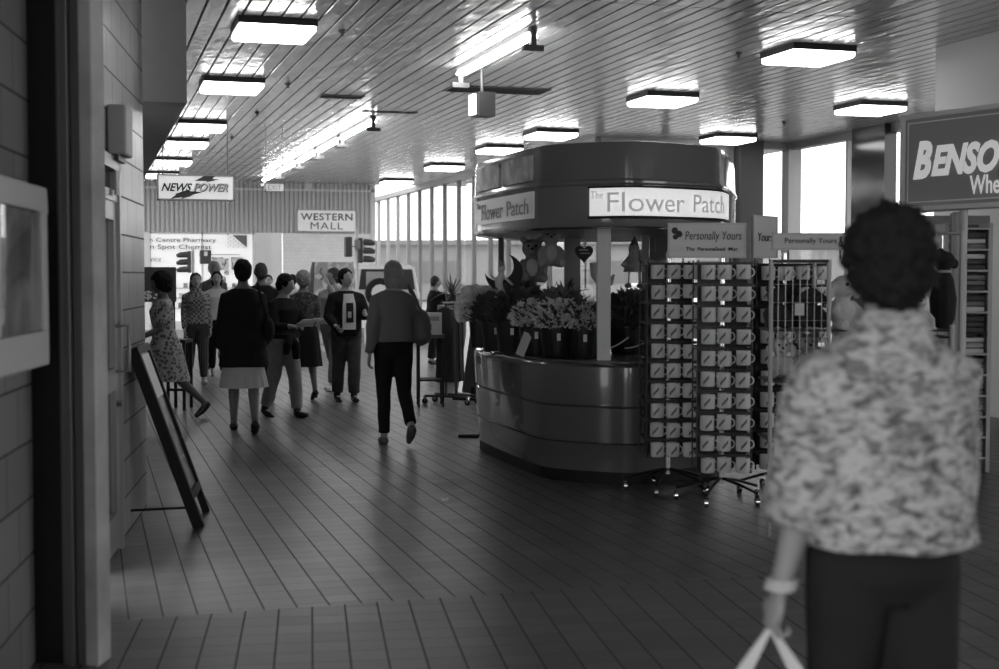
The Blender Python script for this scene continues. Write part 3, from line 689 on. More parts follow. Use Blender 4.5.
# ---------------------------------------------------------------- plants with strap leaves
def strap_plant(px, z, zbase, n, L, seed, lab, stem=.25, tone=.06, pot=.10):
    p = K(px, z, zbase); t = thing('potted_plant', lab, 'plant', p)
    part('pot', MB().lathe((0, 0, 0), [(pot*.75, 0), (pot, pot*1.6), (pot*.88, pot*1.6), (pot*.8, pot*1.3)], 14), M_dark, t, smooth=True)
    part('stem', MB().cyl((0, 0, pot*.4), (0, 0, stem+pot), .012, .01, 8), MATS['foliage_dark'], t)
    mb = MB(); rr = random.Random(seed)
    for k in range(n):
        a = k*2.4; el = rr.uniform(.1, 1.35); l = L*rr.uniform(.7, 1.1); b0 = Vector((0, 0, stem + pot - rr.random()*.08)); hd = Vector((math.cos(a), math.sin(a), 0)); sd_ = Vector((-math.sin(a), math.cos(a), 0))
        pr = []; 
        for i in range(7):
            u = i/6; w = .014*math.sin(math.pi*(.12+.88*u))+.001; c = b0 + hd*(l*u*math.cos(el)) + Vector((0, 0, l*u*math.sin(el) - .45*l*u*u*math.cos(el)))
            pr.append([c - sd_*w, c + Vector((0, 0, -.004)), c + sd_*w, c + Vector((0, 0, .003))])
        mb.loft(pr)
    part('leaves', mb, mat('leaf_%d' % int(tone*100), tone, .45), t); return t
strap_plant(565, 12.5, CT, 26, .34, 1, 'spiky leaved plant just left of the hanging heart', .30)
strap_plant(548, 12.8, CT, 22, .30, 2, 'spiky leaved plant beneath the plush toy', .22, .09)
strap_plant(452, 19.5, 1.1, 26, .38, 3, 'spiky leaved plant beyond the left end of the kiosk', .08, .12)
strap_plant(637, 11.9, CT, 24, .22, 4, 'low spiky plant on the counter right of the white post', .12, .10)
solo('plant_stand', MB().b2(-.2, .2, -.2, .2, 0, 1.1), M_mid, 'grey plinth under the spiky plant beyond the kiosk', 'plinth', K(452, 19.5, 0), -YAW)
# ---------------------------------------------------------------- hanging toys
def hang(name, lab, cat, px, py, z, top=zf0+.06, group=None):
    p = dep(px, py, z); t = thing(name, lab, cat, p, -YAW, group)
    part('string', MB().cyl((0, 0, 0), (0, 0, top-p.z), .0025, None, 5), M_mid, t); return t
t = hang('heart_ornament', 'dark heart hanging from the kiosk canopy beside the post', 'ornament', 584, 248, 10.6)
hp = []
for k in range(40):
    a = 2*math.pi*k/40; hp.append((.0044*16*math.sin(a)**3, .0048*(13*math.cos(a)-5*math.cos(2*a)-2*math.cos(3*a)-math.cos(4*a))-.04))
mb = MB(); mb.loft([[(x*.9, -.03, z*.9-.0) for x, z in hp], [(x, -.015, z) for x, z in hp], [(x, .015, z) for x, z in hp], [(x*.9, .03, z*.9) for x, z in hp]])
part('heart', mb, mat('heart_dark', .015, .6, spec=.2), t, smooth=True)
part('lettering', MB().b2(-.04, .03, -.033, -.03, -.02, -.012).b2(-.03, .045, -.033, -.03, -.045, -.038), M_mid, t)
t = hang('moon_clown', 'pale clown doll sitting on a black crescent moon', 'hanging doll', 504, 268, 11.25)
mp_ = []; 
th0 = R(128); ro, dx_, ri = .155, .075, .125
aI = math.acos((ro*ro + dx_*dx_ - ri*ri)/(2*ro*dx_))           # where the two circles of the crescent cross
for k in range(33): a = aI + (2*math.pi-2*aI)*k/32; mp_.append((ro*math.cos(th0+a), ro*math.sin(th0+a)))
b0_ = math.atan2(ro*math.sin(-aI), ro*math.cos(-aI)-dx_)
for k in range(1, 32): a = b0_ - (2*math.pi + 2*b0_)*0 + (-(2*math.pi) - 2*b0_)*k/32 if False else b0_ + (-2*b0_ - 2*math.pi)*k/32; mp_.append((dx_*math.cos(th0) + ri*math.cos(th0+a), dx_*math.sin(th0) + ri*math.sin(th0+a)))
mb = MB(); mb.prismY([(x, z-.04) for x, z in mp_], -.03, .03); part('crescent_moon', mb, M_black, t)
SQ = lambda *q: tuple(Vector(q)*.72 + Vector((-.02, 0, .03)))
c = MB(); c.tube([SQ(-.02, -.07, -.30), SQ(-.03, -.07, -.2), SQ(0, -.07, -.1)], [.036, .034, .022]); c.ball(SQ(.0, -.07, -.05), (.032, .032, .036)); c.tube([SQ(0, -.07, -.12), SQ(.07, -.07, -.18), SQ(.13, -.08, -.24)], .012); c.tube([SQ(0, -.07, -.12), SQ(-.07, -.07, -.17), SQ(-.12, -.07, -.12)], .012); c.tube([SQ(0, -.07, -.27), SQ(.05, -.10, -.33), SQ(.05, -.1, -.42)], .016); c.tube([SQ(-.04, -.07, -.27), SQ(-.06, -.10, -.33), SQ(-.06, -.1, -.42)], .016)
part('clown_figure', fused(c, M_light, .008, 2), M_light, t); part('cap', MB().tube([(-.02, -.05, .01), (-.03, -.045, .05), (-.05, -.04, .065)], [.032, .015, .005]), M_mid, t, smooth=True)
# plush cat hanging high
M_plush = mat('grey_plush', .22, .95, bump=.6, bscale=90); M_plushl = mat('pale_plush', .45, .95, bump=.6, bscale=90); M_plushd = mat('black_plush', .012, .95, bump=.6, bscale=90)
def plush(t, m, s=1.0, m2=None, ears='round', off=(0, 0, 0), pose='sit'):
    """sitting soft toy facing -Y, base at off"""
    o = Vector(off); b = MB(); P = lambda x, y, z: o + Vector((x, y, z))*s
    b.ball(P(0, 0, .16), (.11*s, .10*s, .15*s)); b.tube([P(.08, -.02, .24), P(.14, -.07, .17), P(.13, -.12, .10)], [.04*s, .038*s, .035*s]); b.tube([P(-.08, -.02, .24), P(-.14, -.07, .17), P(-.13, -.12, .10)], [.04*s, .038*s, .035*s])
    b.tube([P(.07, -.02, .06), P(.12, -.12, .05), P(.13, -.19, .06)], [.055*s, .05*s, .05*s]); b.tube([P(-.07, -.02, .06), P(-.12, -.12, .05), P(-.13, -.19, .06)], [.055*s, .05*s, .05*s])
    b.ball(P(0, -.02, .38), (.115*s, .10*s, .105*s)); b.ball(P(0, -.11, .355), (.055*s, .05*s, .042*s))
    if ears == 'round': b.ball(P(.095, 0, .475), (.042*s, .022*s, .042*s)); b.ball(P(-.095, 0, .475), (.042*s, .022*s, .042*s))
    elif ears == 'long': b.tube([P(.05, 0, .45), P(.08, 0, .56), P(.10, -.01, .66)], [.03*s, .036*s, .012*s]); b.tube([P(-.05, 0, .45), P(-.08, 0, .56), P(-.10, -.01, .66)], [.03*s, .036*s, .012*s])
    else: b.tube([P(.10, 0, .42), P(.15, -.02, .36), P(.15, -.03, .28)], [.025*s, .04*s, .03*s]); b.tube([P(-.10, 0, .42), P(-.15, -.02, .36), P(-.15, -.03, .28)], [.025*s, .04*s, .03*s])
    part('plush_body', fused(b, m, .012*s+.003, 2), m, t)
    e = MB(); e.ball(P(.04, -.108, .405), .017*s, 8, 6); part('eye', e, M_black, t, smooth=True); e = MB(); e.ball(P(-.04, -.108, .405), .017*s, 8, 6); part('eye', e, M_black, t, smooth=True)
    part('nose', MB().ball(P(0, -.158, .37), (.02*s, .013*s, .014*s), 8, 6), M_black, t, smooth=True)
    if m2: part('tummy_patch', MB().ball(P(0, -.07, .17), (.07*s, .045*s, .10*s)), m2, t, smooth=True)
t = hang('plush_toy', 'grey plush animal with round ears hanging under the kiosk canopy', 'soft toy', 532, 262, 11.8, group=None); plush(t, M_plush, .78, M_plushl, 'round', (0, 0, -.18))
t = hang('plush_toy', 'fluffy plush animal with pale face high under the canopy', 'soft toy', 551, 250, 11.6); plush(t, mat('mid_plush', .34, .95, bump=.6, bscale=90), .70, M_plushl, 'round', (0, 0, -.15))
t = hang('hanging_doll', 'pale hanging doll with dangling legs against the bright window', 'hanging doll', 634, 246, 11.6)
c = MB(); c.tube([(0, 0, 0), (0, 0, -.06), (0, 0, -.14), (0, 0, -.22)], [.02, .045, .07, .095]); c.ball((0, -.01, -.03), (.05, .05, .05)); c.tube([(.04, 0, -.1), (.10, -.03, -.17)], .02); c.tube([(-.04, 0, -.1), (-.1, -.03, -.17)], .02)
part('doll_body', fused(c, mat('doll_cloth', .28, .9, var=.4, vscale=20), .008, 2), MATS['doll_cloth'], t)
for sx in (-1, 1): part('leg', MB().cyl((.04*sx, 0, -.2), (.045*sx, 0, -.32), .006), M_light, t); part('shoe', MB().ball((.05*sx, -.015, -.335), (.03, .045, .022)), M_plush, t, smooth=True)
part('pointed_hat', MB().cyl((0, 0, -.01), (.01, 0, .09), .045, .004), mat('doll_hat', .10, .9), t, smooth=True)
t = hang('plush_snake', 'curled grey plush hanging beside the left mug rack', 'soft toy', 655, 252, 11.0)
part('body_coil', MB().tube([(-.11, 0, .02), (-.10, 0, -.05), (-.05, 0, -.10), (.03, 0, -.10), (.09, 0, -.05), (.12, 0, .0)], [.02, .04, .045, .045, .04, .02]), M_plush, t, smooth=True)
t = hang('hanging_toy', 'pale hanging toy tail curving out beside the white post', 'hanging toy', 598, 262, 10.9)
part('tail', MB().tube([(-.02, 0, 0), (0, 0, -.1), (.03, 0, -.17), (.10, 0, -.16), (.13, 0, -.10)], [.05, .06, .045, .03, .008]), M_plushl, t, smooth=True)
# left of the kiosk: leaning panel with edge painted as lit, garment rails, trestle
p0 = K(462, 13.0, 0)
t = thing('display_board', 'tall dark board with an edge painted as lit leaning left of the kiosk', 'panel', K(459.5, 16.8, 0), R(-40))
Mx = Matrix.Rotation(R(9), 3, 'Y')
part('board', MB().box(Mx @ Vector((.21, .02, .47)) + Vector((0, 0, .09)), (.38, .03, .92), M=Mx), M_dark, t); part('painted_lit_edge', MB().box(Mx @ Vector((0, .02, .47)) + Vector((0, 0, .08)), (.045, .05, .92), M=Mx), mat('edge_glow', .85, .4, emit=.5), t)  # edge given its own glow to stand for light falling on it
part('foot', MB().b2(-.05, .38, -.10, .14, 0, .03).b2(.15, .2, 0, .04, .03, .16), M_black, t)
def rail(px0, px1, z, topz, lab, ng, seed, group):
    a = K(px0, z); b = K(px1, z+.25); d = b-a; l = d.length; an = math.atan2(d.y, d.x)
    t = thing('garment_rail', lab, 'clothes rail', a, an)
    part('top_bar', MB().cyl((-.12, 0, topz), (l+.12, 0, topz), .018), M_dark, t, smooth=True)
    for x in (0, l):
        part('upright', MB().cyl((x, 0, .10), (x, 0, topz), .015), M_dark, t, smooth=True); part('foot_bar', MB().cyl((x, -.28, .10), (x, .28, .10), .014), M_dark, t, smooth=True)
        for y in (-.28, .28): w = part('caster', MB().cyl((x-.012, y, .035), (x+.012, y, .035), .035), M_black, t, smooth=True); part('caster_fork', MB().b2(x-.016, x+.016, y-.012, y+.012, .035, .10), M_chrome, w)
    return t, a, an, l
t, a, an, l = rail(446, 456, 16.1, 1.20, 'dark T shaped clothes rail on casters beside the kiosk', 6, 1, '')
rr = random.Random(2)
for k in range(6):
    c = a + Vector((math.cos(an), math.sin(an), 0))*(l*(-.1+.2*k)); g = MB(); n = 14
    rg = []
    for zz, s in ((1.15, .03), (1.12, .10), (.9, .11), (.4, .12), (.27, .13)): rg.append([(.02*math.cos(2*math.pi*i/n)*(1+.4*math.sin(i*2.1+k)), s*math.sin(2*math.pi*i/n), zz) for i in range(n)])
    g.loft(rg); tone = [.04, .10, .06, .02, .14, .05][k]
    solo('hanging_garment', g, mat('garment_%d' % int(tone*100), tone, .95), 'garment hanging on the clothes rail beside the kiosk, %s from the left' % ['first', 'second', 'third', 'fourth', 'fifth', 'sixth'][k], 'garment', c, an, 'garments on the clothes rail', smooth=True)
t = thing('display_table', 'small high table on black legs with casters behind the shoulder bag', 'table', K(430, 16.0, 0), -YAW+.1)
part('table_top', MB().b2(-.16, .16, -.2, .2, .80, .84), M_dark, t); part('shelf', MB().b2(-.14, .14, -.18, .18, .3, .32), M_black, t)
for x in (-.14, .14):
    for y in (-.18, .18): g = part('leg', MB().b2(x-.014, x+.014, y-.014, y+.014, .06, .80), M_black, t); part('caster', MB().cyl((x-.012, y, .03), (x+.012, y, .03), .03), M_black, g, smooth=True)
t = thing('poster_box', 'white box with dark printed pictures on the high table', 'box', K(431, 15.95, .84), -YAW+.1)
part('carton', MB().b2(-.16, .12, -.1, .1, 0, .25), M_light, t); part('picture', MB().b2(-.12, .0, -.105, -.10, .05, .12), M_dark, t); part('picture', MB().b2(-.1, .09, -.105, -.10, .16, .21), M_mid, t)
solo('floor_bar', MB().b2(-.12, .12, -.03, .03, 0, .03).b2(.0, .1, -.05, -.03, 0, .02), M_black, 'flat black bar on the floor left of the kiosk base', 'bar', flo(471, 437.5), -YAW, bevel=.004)
for i, (px, py, lab) in enumerate([(444, 501, 'small white scrap of litter in the middle of the floor'), (307, 476, 'small white scrap of litter left of the dark jacketed woman')]):
    solo('litter_scrap', MB().add([(0, 0, .002), (.035, .01, .004), (.045, .04, .02), (.015, .05, .006), (-.015, .03, .015)], [(0, 1, 2), (0, 2, 3), (0, 3, 4)]).add([(0, 0, 0), (.035, .01, .0), (.03, .04, 0), (-.01, .03, 0)], [(0, 1, 2, 3)]), M_white, lab, 'litter', flo(px, py))
# strip lying along the kiosk base
a = flo(510, 463); b = flo(546, 478); solo('floor_strip', MB().cyl((0, 0, .008), tuple(b-a+Vector((0, 0, .008))), .006), M_light, 'thin pale strip on the floor along the kiosk base', 'strip', a)
# ================================================================ MUG RACKS
M_mug = mat('mug_glaze', .62, .22); M_print = mat('mug_print', .13, .5); M_wire = mat('black_wire', .02, .35, .3)
MUGR, MUGH = .048, .095
def make_mug():
    t = thing('mug', '', 'mug', (0, 0, 0))
    part('cup', MB().lathe((0, 0, 0), [(MUGR*.9, 0), (MUGR, .006), (MUGR, MUGH), (MUGR*.93, MUGH), (MUGR*.9, .008), (.001, .007)], 18), M_mug, t, smooth=True)
    part('handle', MB().tube([(MUGR*.96*math.cos(0), 0, .070)] + [(MUGR + .024*math.sin(math.pi*k/6), 0, .045+.027*math.cos(math.pi*k/6)) for k in range(7)], .0045, 6), M_mug, t, smooth=True)
    pr = []
    for k in range(7):
        a = R(-90 + (k-3)*8); zc = .044 + (k-3)*.0075; pr.append([((MUGR+.0006)*math.cos(a), (MUGR+.0006)*math.sin(a), zc-.011), ((MUGR+.0016)*math.cos(a), (MUGR+.0016)*math.sin(a), zc-.011), ((MUGR+.0016)*math.cos(a), (MUGR+.0016)*math.sin(a), zc+.011), ((MUGR+.0006)*math.cos(a), (MUGR+.0006)*math.sin(a), zc+.011)])
    part('printed_name', MB().loft(pr), M_print, t)
    return t
MUG0 = None; rmu = random.Random(11)
def mug_at(loc, rz, lab, grp):
    global MUG0
    if MUG0 is None: MUG0 = make_mug(); MUG0.location = loc; MUG0.rotation_euler = (0, 0, rz); MUG0['label'] = lab; MUG0['group'] = grp
    else: dup(MUG0, loc, rz, lab, grp)
ORD = ['top', 'second', 'third', 'fourth', 'fifth', 'sixth', 'seventh', 'eighth', 'ninth', 'bottom']
def mug_rack(cols, z, ytop, ybot, rackname, lab, rot=0.0, basez=None, skip=(), pole_px=None):
    """cols pixel columns of the mugs, rows from ytop to ybot (pixel rows of the mug middles) at level depth z"""
    zt = hgt(ytop, z); zb = hgt(ybot, z); n = 10; dz = (zt-zb)/(n-1)
    cc = (cols[0]+cols[-1])/2; c0 = K(cc, z, 0) + Vector((math.sin(YAW), math.cos(YAW), 0))*.22; t = thing('mug_rack', lab, 'display rack', c0, -YAW+rot)
    W = (cols[-1]-cols[0])/2*z/FPX + .062; D = .17
    part('centre_pole', MB().cyl((0, 0, .12), (0, 0, zt+.14), .02), M_chrome, t, smooth=True)
    fr = MB()
    for x in (-W, W):
        for y in (-D, D): fr.cyl((x, y, zb-.06), (x, y, zt+.08), .006, None, 6)
    part('wire_frame', fr, M_wire, t)
    for k in range(n):
        zz = zt - k*dz + .052; f = MB()
        for y in (-D, D): f.b2(-W, W, y-.005, y+.005, zz-.004, zz+.014)
        for x in (-W, W): f.b2(x-.004, x+.004, -D, D, zz-.003, zz+.010)
        f.b2(-W, W, -.004, .004, zz-.004, zz+.004)
        m_ = MB(); 
        for px in cols:
            x = (px-cc)*z/FPX; f.b2(x+.025, x+.029, -D-.05, -D, zz-.004, zz+.004)
        part('hook_rail', f, M_wire, t)
    part('back_panel', MB().b2(-W+.01, W-.01, -.012, .012, zb-.05, zt+.06), M_wire, t)
    for k in range(5):
        a = 2*math.pi*k/5 + .5; g = part('base_leg', MB().tube([(0, 0, .16), (.15*math.cos(a), .15*math.sin(a), .13), (0.30*math.cos(a), 0.30*math.sin(a), .085)], .010, 8), M_wire, t, smooth=True)
        part('caster', MB().cyl((.30*math.cos(a)-.012, .30*math.sin(a), .032), (.30*math.cos(a)+.012, .30*math.sin(a), .032), .032), M_chrome, g, smooth=True)
    ang = -YAW + rot; ca, sa = math.cos(ang), math.sin(ang)
    for k in range(n):
        for j, px in enumerate(cols):
            if (k, j) in skip: continue
            x = (px-cc)*z/FPX + rmu.uniform(-.004, .004); y = -D - .052; zc = zt - k*dz - MUGH/2 + rmu.uniform(-.004, .004)
            side = ['left', 'middle', 'right', 'far right'][j] if len(cols) > 2 else ['left', 'right'][j]
            mug_at((c0.x + x*ca - y*sa, c0.y + x*sa + y*ca, zc), ang + rmu.uniform(-.3, .35) + R(-10), 'white printed mug in the %s row, %s column of the %s' % (ORD[k], side, rackname), 'mugs on the ' + rackname)
    return t, W, zt
mug_rack([656, 672, 689], 9.45, 272, 450, 'left mug rack', 'wire mug rack nearest the white kiosk post, under the mug sign', .05)
t2, W2, zt2 = mug_rack([710, 726, 745], 9.0, 272, 466, 'middle mug rack', 'middle wire mug rack with the lowest hanging bottom row', -.04)
mug_rack([764, 781, 799, 817], 9.35, 273, 462, 'right mug rack', 'right hand wire mug rack behind the soft toy stand', .10)
def mug_sign(px0, px1, py0, py1, z, rz, lab, lines, m=None, dz1=0.0):
    a = dep(px0, py0, z); b = dep(px1, py1, z+dz1); d = Vector((b.x-a.x, b.y-a.y, 0)); w = d.length; ang = math.atan2(d.y, d.x); h = hgt(py0, z)-hgt(py1, z)
    t = thing('mug_sign', lab, 'sign', (a.x, a.y, hgt(py1, z)), ang)
    part('board', MB().b2(0, w, 0, .012, 0, h), m or mat('sign_board_grey', .58, .5), t)
    part('border', MB().b2(0, w, -.006, .014, 0, .012).b2(0, w, -.006, .014, h-.012, h).b2(0, .012, -.006, .014, .012, h-.012).b2(w-.012, w, -.006, .014, .012, h-.012), M_light, t)
    for x in (w*.2, w*.8): part('support', MB().cyl((x, .02, -.06), (x, .02, h*.6), .005), M_wire, t)
    for (s, cx_, cz_, ww, hh, k) in lines: lettering(s, w*ww, h*hh, mat('sign_ink', .025, .6), t, (w*cx_, -.002, h*cz_), **k)
    return t, w, h
t, w, h = mug_sign(668, 746, 223, 258, 9.1, 0, 'grey board reading Personally Yours above the left mug rack', [('Personally Yours', .58, .60, .72, .32, dict(shear=.15)), ('The  Personalised  Mug', .56, .24, .66, .14, dict(bold=.02))])
part('flower_mark', MB().ball((.045, -.004, h*.78), (.022, .006, .022)).ball((.075, -.004, h*.68), (.02, .006, .022)).ball((.05, -.004, h*.60), (.018, .006, .018)), mat('sign_ink', .025, .6), t)
t, w, h = mug_sign(753, 777, 215, 258, 9.3, 0, 'grey board facing left between the two mug signs', [('Yours', .5, .5, .6, .2, dict(shear=.15))], dz1=.28)
t, w, h = mug_sign(772, 858, 233, 250, 9.0, 0, 'long low grey board above the soft toy stand', [('Personally Yours', .45, .5, .6, .42, dict()), ('&', .8, .5, .05, .6, dict(bold=.02))])
# ================================================================ SOFT TOY STAND
a = K(771, 7.98); b = K(829, 7.98); d = b-a; l = d.length; an = math.atan2(d.y, d.x)
t = thing('toy_stand', 'tall wire stand holding soft toys beside the near shopper', 'display stand', a, an)
D = .38; L3 = l + .72
for (x, y) in ((0, 0), (l, 0), (L3, 0), (l, D), (L3, D)): part('upright', MB().cyl((x, y, 0.0), (x, y, 1.62 if x < L3 else 1.24), .013), M_mull, t, smooth=True)
wz = MB()
for k in range(9): x = .0 + l*k/8; wz.cyl((x, 0, .95), (x, 0, 1.58), .0025, None, 5)
for k in range(7): z = .95 + k*.105; wz.cyl((0, 0, z), (l, 0, z), .0025, None, 5)
part('wire_mesh', wz, M_steel, t)
for z in (.55, .90, 1.20, 1.60): part('shelf', MB().b2(0, L3, .0, D, z, z+.012), M_wire, t) if z < 1.3 else part('top_rail', MB().b2(0, l, -.01, .01, z, z+.02), M_wire, t)
part('shelf', MB().b2(.68, L3, 0, D, 1.16, 1.172), M_wire, t)
dirv = Vector((math.cos(an), math.sin(an), 0)); nv = Vector((-math.sin(an), math.cos(an), 0))
def on_stand(u, v, z): return a + dirv*u + nv*v + Vector((0, 0, z))
def stand_toy(u, v, z, m, s, ears, lab, m2=None, rz=0.0):
    t = thing('plush_toy', lab, 'soft toy', on_stand(u, v, z), an+rz); plush(t, m, s, m2, ears); return t
stand_toy(.10, .2, .912, M_plushl, .5, 'flop', 'pale plush dog on the lower shelf at the left of the toy stand')
stand_toy(.26, .2, .912, M_plush, .55, 'round', 'grey plush bear beside the pale dog on the toy stand', M_plushl)
stand_toy(.07, .2, 1.212, mat('dark_plush', .04, .95, bump=.6, bscale=90), .5, 'round', 'dark plush bear upper left on the toy stand')
stand_toy(.17, .26, 1.212, M_plushd, .52, 'round', 'black plush bear behind the white tag on the toy stand')
stand_toy(.28, .2, 1.212, MATS['dark_plush'], .5, 'flop', 'dark floppy eared plush next to the right upright of the toy stand')
stand_toy(.45, .15, 1.20, M_plushl, .68, 'flop', 'pale plush dog face left of the shopper head, upper', None, .5)
stand_toy(.45, .12, .912, M_plushl, .62, 'round', 'pale plush seal face left of the shopper collar')
stand_toy(.885, .12, 1.173, M_plushl, .56, 'round', 'pale plush face with black eyes right of the shopper neck')
solo('toy_tag', MB().box((0, 0, .0), (.055, .003, .07)), M_light, 'white card tag in front of the black plush bear', 'tag', on_stand(.165, -.008, 1.33), an)
q = dep(943, 300, 8.6); t = thing('plush_toy', 'long black plush animal hanging right of the shopper head', 'soft toy', (q.x, q.y, 1.16), -YAW)
c = MB(); c.tube([(0, 0, .02), (0, 0, .1), (0, 0, .22), (0, 0, .34), (0, 0, .40)], [.04, .075, .085, .065, .04]); c.ball((.0, -.01, .46), (.07, .06, .06)); c.ball((.065, -.01, .44), (.028, .02, .035)); c.tube([(-.03, 0, .5), (-.01, 0, .54)], [.03, .01])
part('plush_body', fused(c, M_plushd, .009, 2), M_plushd, t); part('collar', MB().cyl((0, 0, .385), (0, 0, .40), .05), M_mid, t, smooth=True)
part('hook', MB().cyl((0, .03, .5), (0, .03, .62), .004, None, 6), M_chrome, t)
part('muzzle', MB().ball((0, -.07, .44), (.025, .02, .02)), M_plushd, t, smooth=True)
solo('toy_rail', MB().cyl((-.02, 0, 1.79), (.13, 0, 1.79), .01).cyl((.13, 0, 0), (.13, 0, 1.80), .012), M_mull, 'thin post and hook arm from which the long black plush hangs', 'rail', (q.x, q.y+.03, 0), -YAW, smooth=True)
# ================================================================ FAR PROPS
# A-frame board in the left foreground: its lit face is turned up the mall to the right
pa_ = flo(196, 529); pb_ = flo(206, 510); 
def rr_pt(px, py, z): return dep(px, py, z)
z1 = 2096/(530-275.); z2 = 2096/(508-275.)
bl_ = dep(199, 530, z1); br_ = dep(209, 508, z2+.0); tl_ = dep(134, 348, z1+.0); 
base = Vector((bl_.x, bl_.y, 0)); dirb = Vector((br_.x-bl_.x, br_.y-bl_.y, 0)); wb = dirb.length; ab = math.atan2(dirb.y, dirb.x)
t = thing('sandwich_board', 'black framed A-board leaning on the tiles by the left door', 'sandwich board', base, ab)
# in local axes x along the board width (away from camera), y to the left: the board leans towards +y
hB = tl_.z + .0; lean = ((Vector((tl_.x, tl_.y, 0))-base).length); Lb = math.hypot(hB, lean); la = math.atan2(lean, hB)
wB = .62
Mb = Matrix.Rotation(-la, 3, 'X')
def BB(x0, x1, y0, y1, z0, z1): return MB().box(Mb @ Vector(((x0+x1)/2, (y0+y1)/2, (z0+z1)/2)), (x1-x0, y1-y0, z1-z0), M=Mb)
f = MB()
for args in ((0, .06, -.03, .035, 0, Lb), (wB-.045, wB, -.02, .025, 0, Lb), (.045, wB-.045, -.02, .025, Lb-.05, Lb), (.045, wB-.045, -.02, .025, .16, .21)):
    g = BB(*args); f.add(g.v, g.f)
part('frame', f, M_black, t)
part('poster', BB(.045, wB-.045, .0, .012, .21, Lb-.05), pattern('poster_print', 'noise', .06, .30, 9, .4, .5, (1, 1, 1), .12), t)
part('notice', BB(.07, wB-.10, -.012, .0, Lb-.34, Lb-.06), M_white, t, label='white notice at the top of the board')
part('print_line', BB(.12, wB-.15, -.004, .0, Lb*.35, Lb*.36), M_light, t)
hk = Mb @ Vector((0, 0, Lb-.04)); 
for x in (.06, wB-.06): part('rear_leg', MB().cyl((x, hk.y+.02, hk.z), (x, hk.y+.38, .012), .013), M_black, t)
part('brace', MB().cyl((.06, .02, .12), (.06, hk.y+.32, .10), .008), M_black, t)
# small black table behind the floral dress
def frame_table(px, z, w, d, h, lab, top=M_dark):
    t = thing('side_table', lab, 'table', K(px, z, 0), -YAW)
    part('table_top', MB().b2(-w, w, -d, d, h-.04, h), top, t)
    for x in (-w+.02, w-.02):
        for y in (-d+.02, d-.02): part('leg', MB().b2(x-.016, x+.016, y-.016, y+.016, 0, h-.04), M_black, t)
    part('stretcher', MB().b2(-w+.02, w-.02, -d+.01, -d+.03, .22, .25), M_black, t); return t
frame_table(179, 15.6, .11, .2, .80, 'small black legged table just right of the floral dress', M_black)
# dark notice board by the left wall
q = K(160, 20.5, 0); t = thing('notice_board', 'dark standing board with white figures behind the floral dress', 'notice board', q, 0)
zt = hgt(267, 20.5); zl = hgt(302, 20.5)
part('board', MB().b2(-.36, .24, 0, .04, zl, zt), mat('slate_grey', .07, .6), t); part('post', MB().b2(-.34, -.30, 0, .04, 0, zl), M_black, t); part('post', MB().b2(.18, .22, 0, .04, 0, zl), M_black, t)
part('foot', MB().b2(-.36, -.28, -.2, .24, 0, .03), M_black, t); part('foot', MB().b2(.16, .24, -.2, .24, 0, .03), M_black, t)
lettering('$3', .22, .14, M_white, t, (-.12, -.004, zl+.10), bold=.02)
# fire hose style fittings seen edge-on beyond the pier
# traffic signals
def signal(px, z, py0, py1, pole_to, lab, face='left', n=3, second=True):
    q = K(px, z, 0); t = thing('traffic_signal', lab, 'traffic light', q, 0)
    part('pole', MB().cyl((0, 0, 0), (0, 0, pole_to), .035), mat('signal_pole', .6, .4), t, smooth=True); part('base_plate', MB().cyl((0, 0, 0), (0, 0, .03), .14), M_mid, t, smooth=True)
    zt, zb = hgt(py0, z), hgt(py1, z); h = zt-zb; sx = -1 if face == 'left' else 1
    hd = part('signal_head', MB().b2(sx*.09-.05, sx*.09+.04, -.09, .09, zb, zt), M_dark, t, bevel=.02)
    for k in range(n):
        zc = zt - h*(k+.5)/n
        part('visor', MB().tube([(sx*.16, -.02, zc), (sx*.30, -.08, zc-.01), (sx*.40, -.12, zc-.03)], [.08, .075, .045]), M_dark, hd, smooth=True)
    return t, zt, zb
t, zt, zb = signal(193.5, 34, 251, 273, hgt(246, 34), 'traffic signal post with a square pedestrian light, in front of the pharmacy', 'left')
hd = part('pedestrian_head', MB().b2(.16, .44, -.1, .08, hgt(264, 34), hgt(250, 34)), M_dark, t, bevel=.02); part('white_figure', MB().b2(.26, .34, -.115, -.1, hgt(256, 34), hgt(251.5, 34)), M_white, hd)
t, zt, zb = signal(357, 31.5, 238, 263, hgt(228, 31.5), 'traffic signal post in front of the white tiled wall', 'right')
part('signal_head', MB().b2(-.28, -.12, -.1, .1, hgt(257, 31.5), hgt(237, 31.5)), M_dark, t, bevel=.02); part('control_box', MB().b2(-.06, .06, -.12, -.04, hgt(249, 31.5), hgt(240, 31.5)), M_mid, t)
part('cross_arm', MB().b2(-.28, .2, -.02, .02, hgt(247, 31.5), hgt(246, 31.5)), M_mid, t)
# tent display board
q = K(306, 27.5, 0); zt = hgt(262, 27.5)
t = thing('display_board', 'large folded picture board standing behind the shoppers, left of the white vehicle', 'display board', q, 0)
part('front_panel', MB().loft([[(.05, -.3, 0), (1.0, -.5, 0), (1.0, -.47, 0), (.05, -.27, 0)], [(.18, -.02, zt), (.95, -.1, zt), (.95, -.07, zt), (.18, .01, zt)]]), pattern('display_picture', 'noise', .25, .5, 5, .6, .5, (1, 1, 1), .06), t)
part('side_panel', MB().loft([[(-.22, .05, 0), (.04, -.3, 0), (.06, -.27, 0), (-.20, .08, 0)], [(.14, .1, zt), (.18, -.02, zt), (.2, 0, zt), (.16, .12, zt)]]), M_black, t)
part('emblem', MB().tube([(.30, -.13, zt-.12), (.26, -.14, zt-.2), (.33, -.16, zt-.28), (.27, -.17, zt-.36)], .016), M_dark, t, smooth=True)
